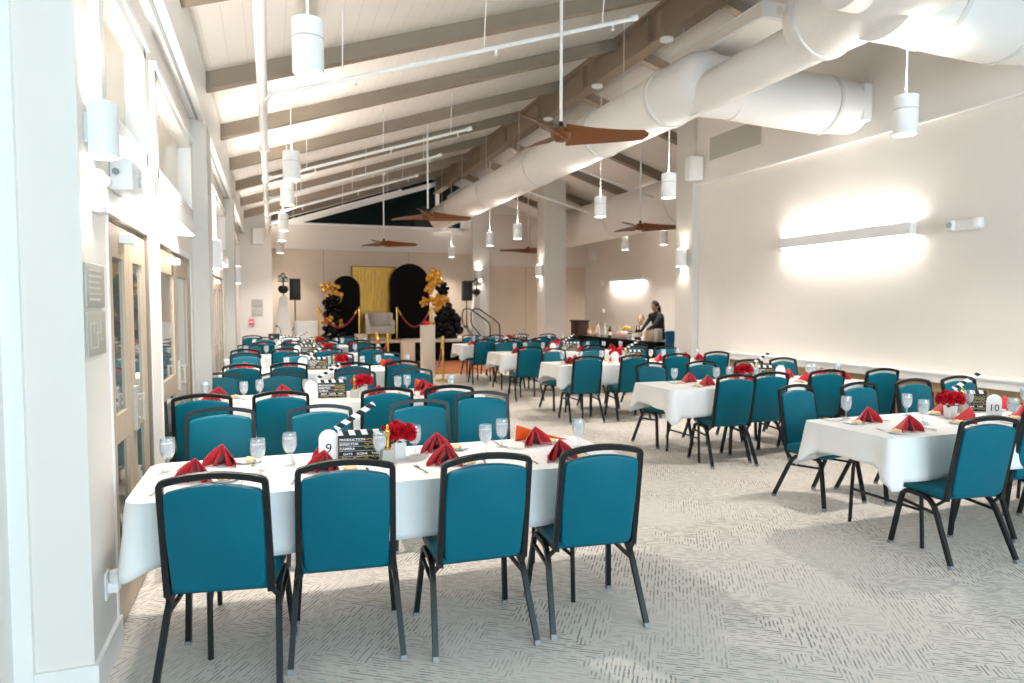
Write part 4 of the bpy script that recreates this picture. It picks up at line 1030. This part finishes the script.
garland(4.60, 20.2, SH, [(0.05, 1.82, 0.20, 8, 0.10, 0.15, M_goldb), (-0.10, 1.48, 0.12, 5, 0.06, 0.09, M_goldb), (0.30, 1.45, 0.16, 12, 0.05, 0.10, M_blackb), (0.20, 1.08, 0.22, 10, 0.07, 0.13, M_goldb),
        (-0.28, 1.10, 0.12, 9, 0.04, 0.06, M_goldb), (0.38, 0.72, 0.24, 14, 0.07, 0.13, M_blackb), (0.45, 0.32, 0.34, 18, 0.10, 0.17, M_blackb), (0.05, 0.35, 0.14, 5, 0.07, 0.1, M_goldb)], 'gold and black balloon garland down the outer side of the taller arch')
# stanchions and velvet ropes
def stanchion_proto():
    t = thing('stanchion_post', 'x', 'stanchion')
    MB().lathe([(0.0, 0.0), (0.16, 0.0), (0.155, 0.02), (0.04, 0.045), (0.028, 0.06)], 24, cap=False).build('base', M_gold, t)
    MB().cyl((0, 0, 0.05), (0, 0, 0.86), 0.026, n=14).build('post', M_gold, t)
    MB().lathe([(0.026, 0.84), (0.045, 0.85), (0.045, 0.89), (0.03, 0.90), (0.035, 0.92), (0.03, 0.95), (0.0, 0.965)], 14, cap=False).build('finial', M_gold, t)
    return t
ST = Stock(stanchion_proto())
posts = [((1.27, 19.9, SH), 'gold stanchion post on the stage at the outer edge of the smaller arch'), ((2.40, 19.9, SH), 'gold stanchion post on the stage between the smaller arch and the armchair'),
         ((3.48, 19.9, SH), 'gold stanchion post on the stage between the armchair and the taller arch'), ((4.52, 19.9, SH), 'gold stanchion post on the stage before the black balloons'),
         ((3.45, 14.15, 0), 'gold stanchion post on the carpet, nearest the aisle'), ((3.55, 15.68, 0), 'gold stanchion post beside the tall wooden plinth'), ((2.62, 16.2, 0), 'gold stanchion post behind the door-side tables, nearer the plinth'), ((2.48, 17.0, 0), 'gold stanchion post behind the door-side tables, farther from the plinth')]
for p, lb in posts: ST.put(p, 0, lb, 'gold stanchion posts')
def rope(i, j, sag, label):
    a, b = Vector(posts[i][0]) + Vector((0, 0, 0.87)), Vector(posts[j][0]) + Vector((0, 0, 0.87)); d = (b - a).normalized()
    a, b = a + d * 0.05, b - d * 0.05
    P = [a.lerp(b, k / 14) - Vector((0, 0, sag * (1 - ((k - 7) / 7) ** 2))) for k in range(15)]
    t = thing('velvet_rope', label, 'rope', tuple(a), 0, 'red velvet ropes'); P = [p - a for p in P]
    MB().tube(P, 0.024, 8).build('rope', M_rope, t)
    MB().tube([P[0] - d * .03, P[0], P[1]], 0.026, 8).build('hook', M_gold, t); MB().tube([P[-2], P[-1], P[-1] + d * .03], 0.026, 8).build('hook', M_gold, t)
rope(0, 1, 0.5, 'red velvet rope hanging before the smaller arch'); rope(2, 3, 0.5, 'red velvet rope hanging before the taller arch')
rope(4, 5, 0.62, 'red velvet rope between the two posts on the carpet'); rope(6, 7, 0.4, 'red velvet rope behind the door-side tables')
# plinths
def plinth(x, y, z, w, h, label):
    t = thing('plinth', label, 'plinth', (x, y, z), R(4), 'wooden plinths')
    MB().rbox(-w / 2, w / 2, -w / 2, w / 2, 0, h - 0.02, 0.004).build('column', M_plinth, t); MB().rbox(-w / 2 - .004, w / 2 + .004, -w / 2 - .004, w / 2 + .004, h - 0.02, h, 0.004).build('top', M_plinth, t)
plinth(3.32, 15.05, 0, 0.27, 1.17, 'tall pale wooden plinth beside the gold stanchions')
plinth(3.30, 17.3, 0, 0.30, 0.72, 'short pale wooden plinth before the stage skirt')
plinth(2.40, 19.6, SH, 0.30, 0.19, 'small wooden plinth on the stage edge before the gold curtain')
t = thing('flower_pot', 'little red and gold bunch on top of the tall plinth', 'flowers', (3.32, 15.05, 1.17))
for x, y, m in ((-0.05, 0, M_petal), (0.05, 0.02, M_goldb), (0.0, -0.04, M_petal)): MB().sphere((x, y, 0.05), 0.05, 10, 7).build('bloom', m, t)
MB().cyl((0, 0, 0), (0, 0, 0.04), 0.05, 0.06).build('bowl', M_gold, t)
# loudspeakers on stands
def speaker(x, y, label):
    t = thing('loudspeaker', label, 'speaker', (x, y, SH), 0, 'black loudspeakers on poles')
    MB().slab([(-0.15, -0.12), (0.15, -0.12), (0.12, 0.14), (-0.12, 0.14)], 1.14, 1.74, 0.012).build('cabinet', M_spk, t)
    MB().rbox(-0.135, 0.135, -0.13, -0.115, 1.18, 1.71, 0.01).build('grille', M_blackp, t)
    MB().cyl((0, 0, 0.3), (0, 0, 1.16), 0.018).build('pole', M_blackp, t)
    for k in range(3):
        a = k * 2.094 + .5; MB().cyl((0, 0, 0.42), (0.36 * math.cos(a), 0.36 * math.sin(a), 0.0), 0.012, n=8).build('leg', M_blackp, t)
speaker(0.66, 20.0, 'black loudspeaker on a pole by the white draped box'); speaker(5.62, 20.0, 'black loudspeaker on a pole beside the handrails')
t = thing('stage_riser', 'low black riser under the loudspeaker at the end of the stage', 'riser', (0.45, 20.0, 0)); MB().rbox(-0.36, 0.54, -0.5, 0.6, 0, 0.62, .01).build('platform', M_black, t); MB().rbox(-0.36, 0.54, -.51, -.5, 0.56, 0.62, .003).build('edge_strip', M_blackp, t)
# lighting towers with white stretch covers
def tower(x, y, z, label):
    t = thing('lighting_tower', label, 'light stand', (x, y, z), 0, 'white covered light towers')
    MB().slab([(-0.22, -0.2), (0.22, -0.2), (0.22, 0.2), (-0.22, 0.2)], 0.0, 1.25, 0.01, lambda a, b, c: (a * (1.08 - 0.68 * c / 1.25), b * (1.08 - 0.68 * c / 1.25), c)).build('stretch_cover', M_stretch, t)
    MB().cyl((0, 0, 1.2), (0, 0, 1.82), 0.018).build('pole', M_blackp, t)
    MB().tube([(-0.13, 0, 1.62), (0.13, 0, 1.62)], 0.014, 8).build('crossbar', M_blackp, t)
    for s, zz in ((-1, 1.74), (1, 1.70), (0, 1.80)):
        h = MB().cyl((s * 0.07, 0.05, zz), (s * 0.07, -0.10, zz - 0.04), 0.05, 0.055, n=14).build('lamp_head', M_blackp, t)
        MB().cyl((s * 0.07, -0.10, zz - 0.04), (s * 0.07, -0.104, zz - 0.041), 0.045, n=14).build('lens', M_lens, h)
    MB().lathe([(0.0, 1.30), (0.06, 1.31), (0.12, 1.37), (0.13, 1.44), (0.09, 1.5), (0.0, 1.52)], 16, cap=False).build('effect_ball', M_blackp, t)
tower(0.33, 19.2, 0.55, 'white covered light tower with black lamps near the end wall'); tower(6.02, 20.3, 0.62, 'white covered light tower with black lamps behind the handrails')
bpy.data.objects['lighting_tower'].location = (0.33, 18.75, 0.62)
t = thing('stage_riser', 'low white riser under the light tower near the end wall', 'riser', (0.38, 18.75, 0)); MB().rbox(-.3, .3, -.3, .3, 0, .62, .01).build('platform', M_stretch, t); MB().box(-.3, .3, -.302, -.298, .56, .6).build('edge_strip', M_white, t)
# draped box and mixing table beside the stage
t = thing('draped_table', 'tall white draped box standing beside the stage', 'table', (0.90, 19.0, 0))
ol = []
for k in range(48):
    a = 2 * PI * k / 48; c, s = math.cos(a), math.sin(a); ol.append((0.30 * math.copysign(abs(c) ** 0.35, c), 0.28 * math.copysign(abs(s) ** 0.35, s)))
MB().slab(ol, 0.0, 1.19, 0.02, lambda x, y, z: (x * (1 + 0.05 * (1 - z / 1.2) + (0.012 * math.sin(x * 40 + y * 40) if z < .5 else 0)), y * (1 + 0.05 * (1 - z / 1.2)), z)).build('drape', M_stretch, t)
MB().rbox(-0.29, 0.29, -0.27, 0.27, 1.185, 1.20, 0.005).build('top', M_card, t)
t = thing('mixing_table', 'white clothed table carrying sound mixing gear near the end wall', 'table', (0.35, 17.5, 0))
MB().rbox(-0.42, 0.42, -0.3, 0.3, 0.02, 0.76, 0.02).build('cloth_cover', M_cloth, t); MB().rbox(-0.43, 0.43, -0.31, 0.31, 0.745, 0.77, 0.008).build('top', M_card, t)
t = thing('audio_mixer', 'small black and grey sound mixer on the white clothed table', 'mixer', (0.42, 17.4, 0.77)); MB().rbox(-0.22, 0.22, -0.16, 0.16, 0, 0.10, 0.02).build('body', M_lampw, t)
for k in range(5): MB().cyl((-0.16 + k * 0.08, -0.02, 0.10), (-0.16 + k * 0.08, -0.02, 0.125), 0.018, n=8).build('knob', M_blackp, t)
t = thing('amplifier', 'black amplifier box on the white clothed table', 'amplifier', (0.08, 17.5, 0.77)); MB().rbox(-0.13, 0.13, -0.14, 0.14, 0, 0.16, 0.015).build('body', M_spk, t); MB().cyl((-.05, -.142, .08), (-.05, -.155, .08), .03, n=12).build('dial', M_plaque, t)
t = thing('desk_microphone', 'thin black microphone on a bent stand on the clothed table', 'microphone', (0.24, 17.62, 0.77)); MB().tube([(0, 0, 0), (0, 0, 0.2), (-0.03, -0.02, 0.3), (-0.09, -0.05, 0.34)], 0.008, 8).build('stand', M_blackp, t); MB().lathe([(0.0, 0), (0.07, 0), (0.06, 0.02), (0.0, .025)], 14, cap=False).build('base', M_blackp, t); MB().sphere((-0.1, -0.055, 0.345), 0.025, 10, 7).build('head', M_blackp, t)
# stage steps and handrails
t = thing('stage_steps', 'black stage steps at the end of the stage beside the back pilaster', 'steps', (6.05, 19.5, 0))
for k in range(3): MB().rbox(0.0 + 0.30 * k, 0.30 * (k + 1), -0.5, 0.5, 0.0, SH - 0.2 * (k + 0.3), 0.006).build('tread', M_black, t)
for q, lb in ((19.02, 'near tubular black handrail of the stage steps'), (19.98, 'far tubular black handrail of the stage steps')):
    t = thing('handrail', lb, 'handrail', (5.86, q, 0.0), 0, 'black handrails')
    P = [(-0.02, 0, 0.62), (-0.22, 0, 0.9), (-0.34, 0, 1.02), (-0.38, 0, 1.15), (-0.38, 0, 1.38), (-0.34, 0, 1.49), (-0.25, 0, 1.53), (-0.12, 0, 1.50), (0.36, 0, 1.18), (0.47, 0, 1.08), (0.5, 0, 0.95), (0.5, 0, 0.0)]
    MB().tube(P, 0.02, 8).build('rail', M_frame, t); MB().tube([(0.0, 0, 0.66), (0.5, 0, 0.66)], 0.014, 8).build('cross_rail', M_frame, t)

# ------------------------------------------------------------------ bar in the alcove
BX, BZ = 8.25, 0.78
t = thing('bar_table', 'long bar table under a black cloth in front of the alcove wall', 'bar table', (BX, 0, 0))
MB().rbox(-0.0, 0.72, 13.5, 17.6, BZ - 0.03, BZ, 0.01).build('tabletop', M_blackp, t)
mb = MB(); pts = [(0.70, 13.5)] + [(-0.005 + 0.012 * math.sin(i * 1.7), 13.5 + 4.1 * i / 120) for i in range(121)] + [(0.70, 17.6)]
pts = [(0.70, 13.49), (0.35, 13.48), (0.0, 13.49)] + pts[1:]
vs, fs = [], []
for x, y in pts: vs += [(x - 0.01, y, 0.01), (x, y, BZ - 0.002)]
for i in range(len(pts) - 1): fs.append((2 * i, 2 * i + 2, 2 * i + 3, 2 * i + 1))
mb.add(vs, fs, True); mb.build('skirt_cloth', M_black, t)
def bottle(x, y, h, r, m, label, mc=None):
    t = thing('drink_bottle', label, 'bottle', (x, y, BZ), 0, 'bottles on the bar')
    MB().lathe([(0.0, 0.0), (r, 0.003), (r, h * 0.58), (r * 0.85, h * 0.66), (r * 0.36, h * 0.78), (r * 0.34, h * 0.95), (0.0, h * 0.95)], 14, cap=False).build('body', m, t)
    MB().cyl((0, 0, h * 0.94), (0, 0, h), r * 0.4, n=10).build('cap', mc or M_card, t)
    MB().lathe([(r * 1.01, h * 0.2), (r * 1.01, h * 0.5)], 14, cap=False).build('label', M_card, t)
M_jorange = mat('orange_juice', (0.72, 0.27, 0.04), 0.25, coat=0.5); M_bglass = mat('brown_bottle', (0.10, 0.03, 0.012), 0.12, coat=0.5); M_pale = mat('pale_drink', (0.72, 0.62, 0.45), 0.25, coat=0.5); M_clearb = mat('clear_bottle', (0.62, 0.66, 0.64), 0.12, coat=0.5)
rows = [(17.2, .30, .05, M_jorange, 'orange juice bottle, farthest along the bar'), (16.95, .28, .05, M_jorange, 'orange juice bottle, second from the far end of the bar'), (16.62, .36, .045, M_clearb, 'clear bottle between the orange drinks on the bar'),
        (16.38, .34, .045, M_clearb, 'second clear bottle between the orange drinks on the bar'), (16.1, .31, .05, M_jorange, 'orange drink bottle beside the clear bottles'), (16.0, .30, .05, M_bglass, 'brown bottle beside the slanted menu stand'),
        (14.45, .36, .042, M_bglass, 'dark brown bottle before the seated man'), (14.62, .34, .042, M_bglass, 'second dark brown bottle before the seated man'), (14.78, .30, .045, M_pale, 'pale amber bottle beside the green plant on the bar')]
for y, h, r, m, lb in rows: bottle(BX + 0.16 + 0.05 * math.sin(y * 9), y, h, r, m, lb, M_blackp if m is M_bglass else None)
for k in range(6):
    o = MB().lathe([(0.0, 0.0), (0.034, 0.002), (0.046, 0.17), (0.042, 0.20), (0.012, 0.26), (0.0, 0.26)], 12, cap=False).build('party_cup', M_pale); o.location = (BX + 0.12 + 0.10 * (k % 2), 13.90 + 0.062 * k, BZ)
    tag(o, 'pale filled cup at the near end of the bar, %s in its cluster' % ORD[k], 'cup', 'cups on the bar')
t = thing('menu_stand', 'slanted grey menu card standing among the bar bottles', 'sign', (BX + 0.15, 15.82, BZ)); MB().slab([(-0.01, 0), (0.01, 0), (0.11, 0.30), (0.09, 0.30)], -0.11, 0.11, 0, lambda a, b, c: (a, c, b)).build('card', M_plaqt, t); MB().box(0.0, .12, -.05, .05, 0, .01).build('foot', M_blackp, t)
t = thing('box_of_snacks', 'pink and white snack box on the bar', 'box', (BX + 0.2, 15.45, BZ)); MB().rbox(-0.12, 0.12, -0.2, 0.2, 0, 0.13, 0.01).build('box', mat('pink_box', (0.75, 0.50, 0.50), 0.6), t); MB().rbox(-.10, .10, -.12, .12, .13, .17, .01).build('lid', M_card, t)
t = thing('flower_vase', 'yellow flowers in a small pot on the bar', 'flower vase', (BX + 0.42, 15.62, BZ)); MB().cyl((0, 0, 0), (0, 0, 0.16), 0.05, 0.06).build('vase', M_ceram, t)
for a in range(5): MB().sphere((0.07 * math.cos(a * 1.3), 0.07 * math.sin(a * 1.3), 0.24 + 0.02 * (a % 2)), 0.055, 9, 6).build('bloom', mat('yellow_petal', (0.85, 0.55, 0.08), 0.6), t)
t = thing('potted_plant', 'small green plant in a white pot on the bar', 'plant', (BX + 0.15, 14.98, BZ)); MB().cyl((0, 0, 0), (0, 0, 0.1), 0.045, 0.06).build('pot', M_ceram, t)
mb = MB()
for a in range(14): mb.sphere((0.06 * math.cos(a * 2.4) * (a % 3) / 2, 0.06 * math.sin(a * 2.4) * (a % 3) / 2, 0.14 + 0.05 * (a % 2)), 0.03, 7, 5, 1, 1, .6)
mb.build('foliage', M_leaf, t)
t = thing('paper_roll', 'white upright paper pack at the near end of the bar', 'paper', (BX + 0.14, 13.64, BZ)); MB().rbox(-0.07, 0.07, -0.06, 0.06, 0, 0.30, 0.01).build('pack', M_card, t); MB().rbox(-.05, .05, -.064, -.058, .05, .26, .003).build('label', M_white, t)
t = thing('lectern', 'dark mahogany lectern cabinet at the far end of the bar', 'lectern', (8.62, 18.35, 0))
MB().rbox(-0.18, 0.18, -0.24, 0.24, 0, 1.14, 0.01).build('body', M_mahog, t); MB().rbox(-0.21, 0.21, -0.27, 0.27, 1.14, 1.19, 0.01).build('top', M_mahog, t); MB().rbox(-0.14, 0.14, -0.25, -0.235, 0.12, 1.02, 0.006).build('front_panel', M_mahog, t)
t = thing('storage_cart', 'upright blue panelled cart with a black side at the near end of the bar', 'cart', (8.24, 12.78, 0), R(-32))
MB().rbox(-0.17, 0.03, -0.2, 0.25, 0.06, 1.06, 0.03).build('blue_panel', M_blue, t); MB().rbox(0.03, 0.20, -0.22, 0.25, 0.06, 1.06, 0.02).build('black_side', M_blackp, t)
for s in (-0.12, 0.15):
    for q in (-.15, .2): MB().cyl((s - .012, q, 0.03), (s + .012, q, 0.03), 0.03, n=10).build('wheel', M_blackp, t)

# ------------------------------------------------------------------ people
def skin_body(name, verts, edges, radii, m, parent, root=0, sub=2):
    me = bpy.data.meshes.new(name); me.from_pydata(verts, edges, []); me.update()
    o = bpy.data.objects.new(name, me); COL.objects.link(o)
    if parent: o.parent = parent
    md = o.modifiers.new('skin', 'SKIN'); md.use_smooth_shade = True
    for i, r in enumerate(radii):
        sv = me.skin_vertices[0].data[i]; sv.radius = r if isinstance(r, tuple) else (r, r); sv.use_root = (i == root)
    s = o.modifiers.new('sub', 'SUBSURF'); s.levels = sub; s.render_levels = sub
    me.materials.append(m); return o
def chain(pts, r, start=0):
    return pts, [(start + i, start + i + 1) for i in range(len(pts) - 1)], r
def hand_pts(base, d, side, down):
    """palm, four fingers and a thumb as skinned chains: returns verts, edges, radii with index 0 at the wrist"""
    d = Vector(d).normalized(); s = Vector(side).normalized(); dn = Vector(down).normalized(); b = Vector(base)
    V = [b, b + d * 0.05, b + d * 0.085]; E = [(0, 1), (1, 2)]; Rr = [(0.024, 0.018), (0.034, 0.016), (0.036, 0.014)]
    for k, L in enumerate((0.065, 0.078, 0.072, 0.055)):
        off = s * (-0.028 + 0.019 * k); i = len(V)
        p = b + d * 0.088 + off
        V += [p, p + d * L * 0.45 + dn * 0.012, p + d * L * 0.7 + dn * 0.034, p + d * L * 0.78 + dn * 0.055]
        E += [(2, i), (i, i + 1), (i + 1, i + 2), (i + 2, i + 3)]; Rr += [0.0095, 0.009, 0.0085, 0.0075]
    i = len(V); p = b + d * 0.03 - s * 0.035
    V += [p, p + d * 0.03 - s * 0.022 + dn * 0.012, p + d * 0.06 - s * 0.024 + dn * 0.028]; E += [(1, i), (i, i + 1), (i + 1, i + 2)]; Rr += [0.012, 0.010, 0.0085]
    return V, E, Rr
def head(parent, c, yaw, tilt, hair, bun):
    M = Matrix.Translation(c) @ Matrix.Rotation(yaw, 4, 'Z') @ Matrix.Rotation(tilt, 4, 'X')
    mb = MB()
    mb.sphere((0, 0.01, 0.02), 0.10, 20, 14, 0.78, 0.95, 1.12, M); mb.sphere((0, -0.028, -0.055), 0.062, 16, 10, 0.92, 0.85, 0.95, M)
    mb.sphere((0, -0.092, -0.012), 0.018, 8, 6, 0.8, 1.1, 1.4, M)
    for s in (-1, 1): mb.sphere((s * 0.079, 0.01, -0.01), 0.026, 8, 6, 0.35, 0.8, 1.25, M)
    h = mb.build('head', M_skin, parent)
    for s in (-1, 1): MB().sphere((s * 0.03, -0.083, 0.012), 0.011, 8, 6, 1.2, 0.6, 0.7, M).build('eye', M_ink, h)
    MB().sphere((0, -0.082, -0.062), 0.02, 8, 6, 1.1, 0.4, 0.35, M).build('mouth', mat('lips', (0.42, 0.14, 0.12), 0.5), h)
    if bun:
        MB().sphere((0, 0.03, 0.035), 0.108, 18, 12, 0.84, 0.95, 1.08, M).sphere((0, 0.115, 0.02), 0.05, 12, 8, 1, 1, 1.2, M).sphere((0, 0.14, -0.09), 0.055, 12, 8, 0.9, 0.8, 1.9, M).sphere((0, 0.135, -0.2), 0.042, 12, 8, 0.9, 0.8, 1.8, M).build('hair', M_hair, parent)
        for s in (-1, 1): MB().sphere((s * 0.035, 0.085, 0.108), 0.032, 10, 7, 1.3, 0.8, 0.8, M).build('hair_bow', mat('pink_bow', (0.62, 0.16, 0.25), 0.6), parent)
    else:
        MB().sphere((0, 0.03, 0.036), 0.102, 18, 12, 0.80, 0.93, 1.03, M).build('hair', mat('short_hair', (0.10, 0.065, 0.045), 0.7), parent)
# standing woman, leaning towards the bar and the seated man
PX, PY = 9.25, 15.0
t = thing('person', 'person in a dark jacket with a dark ponytail and pink bow, leaning over the bar', 'person', (PX, PY, 0))
V = [(0, 0, 0.74), (-0.01, -0.01, 1.02), (-0.06, -0.03, 1.24), (-0.11, -0.05, 1.36), (-0.14, -0.07, 1.44), (-0.16, -0.08, 1.48)]
E = [(0, 1), (1, 2), (2, 3), (3, 4), (4, 5)]; Rr = [(0.17, 0.15), (0.16, 0.13), (0.18, 0.125), (0.17, 0.11), (0.075, 0.07), (0.055, 0.055)]
for s, hand in ((-1, (-0.50, -0.14, 0.95)), (1, (-0.46, 0.10, 0.96))):
    i = len(V); sh = (-0.11, s * 0.19 - 0.05, 1.36); el = (-0.30, s * 0.22 - 0.05, 1.12)
    V += [sh, el, hand]; E += [(3, i), (i, i + 1), (i + 1, i + 2)]; Rr += [0.068, 0.052, 0.040]
skin_body('jacket', V, E, Rr, M_jacket, t)
V = [(0, 0, 0.94)]; E = []; Rr = [(0.16, 0.12)]
for s in (-1, 1):
    i = len(V); V += [(0.0, s * 0.09, 0.86), (-0.01, s * 0.10, 0.48), (0.02, s * 0.10, 0.10), (-0.05, s * 0.10, 0.04)]; E += [(0, i), (i, i + 1), (i + 1, i + 2), (i + 2, i + 3)]; Rr += [0.10, 0.062, 0.045, 0.042]
skin_body('trousers', V, E, Rr, M_pants, t)
for s in (-1, 1): MB().rbox(-0.17, 0.07, s * 0.10 - 0.045, s * 0.10 + 0.045, 0.0, 0.07, 0.03).build('shoe', M_blackp, t)
MB().cyl((-0.15, -0.075, 1.44), (-0.18, -0.09, 1.54), 0.05, 0.047).build('neck', M_skin, t)
head(t, (-0.20, -0.10, 1.585), R(-75), R(18), True, True)
for s, b in ((-1, (-0.50, -0.14, 0.945)), (1, (-0.46, 0.10, 0.955))):
    V, E, Rr = hand_pts(b, (-1, 0.1, -0.45), (0, s, 0), (-0.3, 0, -1)); skin_body('hand', [tuple(v) for v in V], E, Rr, M_skin, t, sub=1)
# seated man behind the bar
t = thing('person', 'seated person with short hair, white shirt and dark vest behind the bar', 'person', (9.46, 16.15, 0))
V = [(0, 0, 0.52), (0, 0, 0.68), (-0.02, 0, 0.86), (-0.04, 0, 0.98), (-0.05, 0, 1.05), (-0.05, 0, 1.09)]
E = [(0, 1), (1, 2), (2, 3), (3, 4), (4, 5)]; Rr = [(0.17, 0.14), (0.16, 0.125), (0.19, 0.125), (0.18, 0.11), (0.075, 0.07), (0.055, 0.055)]
for s, hand in ((-1, (-0.46, -0.14, 0.84)), (1, (-0.46, 0.12, 0.84))):
    i = len(V); V += [(-0.03, s * 0.20, 0.98), (-0.14, s * 0.25, 0.72), hand]; E += [(3, i), (i, i + 1), (i + 1, i + 2)]; Rr += [0.066, 0.05, 0.038]
skin_body('shirt', V, E, Rr, M_shirt, t)
MB().lathe([(0.155, 0.55), (0.172, 0.7), (0.19, 0.86), (0.15, 0.99), (0.08, 1.03)], 20, M=Matrix.Translation((0, 0, 0)) @ Matrix.Diagonal((0.86, 1.12, 1, 1)), cap=False).build('vest', M_jacket, t)
V = [(0, 0, 0.52)]; E = []; Rr = [(0.17, 0.13)]
for s in (-1, 1):
    i = len(V); V += [(-0.05, s * 0.10, 0.52), (-0.42, s * 0.12, 0.50), (-0.44, s * 0.12, 0.10), (-0.52, s * 0.12, 0.04)]; E += [(0, i), (i, i + 1), (i + 1, i + 2), (i + 2, i + 3)]; Rr += [0.095, 0.065, 0.047, 0.042]
skin_body('trousers', V, E, Rr, M_pants, t)
MB().cyl((-0.05, 0, 1.06), (-0.06, 0, 1.14), 0.052, 0.05).build('neck', M_skin, t)
head(t, (-0.07, 0, 1.225), R(-60), R(0), True, False)
for s, b in ((-1, (-0.46, -0.14, 0.838)), (1, (-0.46, 0.12, 0.838))):
    V, E, Rr = hand_pts(b, (-1, 0, -0.25), (0, s, 0), (-0.2, 0, -1)); skin_body('hand', [tuple(v) for v in V], E, Rr, M_skin, t, sub=1)
t = thing('bar_stool', 'dark stool under the seated person behind the bar', 'stool', (9.48, 16.15, 0)); MB().lathe([(0.0, 0.40), (0.19, 0.40), (0.2, 0.42), (0.19, 0.44), (0.0, 0.44)], 20, cap=False).build('seat', M_blackp, t)
for a in range(4): MB().cyl((0.12 * math.cos(a * PI / 2), 0.12 * math.sin(a * PI / 2), 0.41), (0.19 * math.cos(a * PI / 2), 0.19 * math.sin(a * PI / 2), 0), 0.015, n=8).build('leg', M_frame, t)

# ------------------------------------------------------------------ added fill light, world, camera
light('fill_front', 'AREA', (3.6, YF - 0.3, 2.5), 370, (0.68, 0.88, 1.0), (R(106), 0, 0), shape='RECTANGLE', size=7.0, size_y=3.4)  # unseen area light added behind the camera to brighten ceiling and chair fronts
w = bpy.data.worlds.new('World'); sc.world = w; w.use_nodes = True
bg = w.node_tree.nodes['Background']; bg.inputs[0].default_value = (0.72, 0.86, 1.0, 1); bg.inputs[1].default_value = 0.7
cd = bpy.data.cameras.new('Camera'); cam = bpy.data.objects.new('Camera', cd); COL.objects.link(cam)
cam.location = (0, 0, 1.6); cam.rotation_euler = (R(90 - 2.9768), 0, R(-19.4946))
cd.sensor_width = 36; cd.lens = 682.67 / 1024 * 36; cd.clip_start = 0.05; cd.clip_end = 100
cd.dof.use_dof = True; cd.dof.focus_distance = 3.8; cd.dof.aperture_fstop = 2.4
sc.camera = cam
sc.view_settings.view_transform = 'Standard'; sc.view_settings.look = 'None'
sc.view_settings.gamma = 1.0; sc.view_settings.use_curve_mapping = False
sc.view_settings.exposure = 1.28
sc.cycles.use_denoising = True
sc.cycles.max_bounces = 8; sc.cycles.diffuse_bounces = 5; sc.cycles.transparent_max_bounces = 16
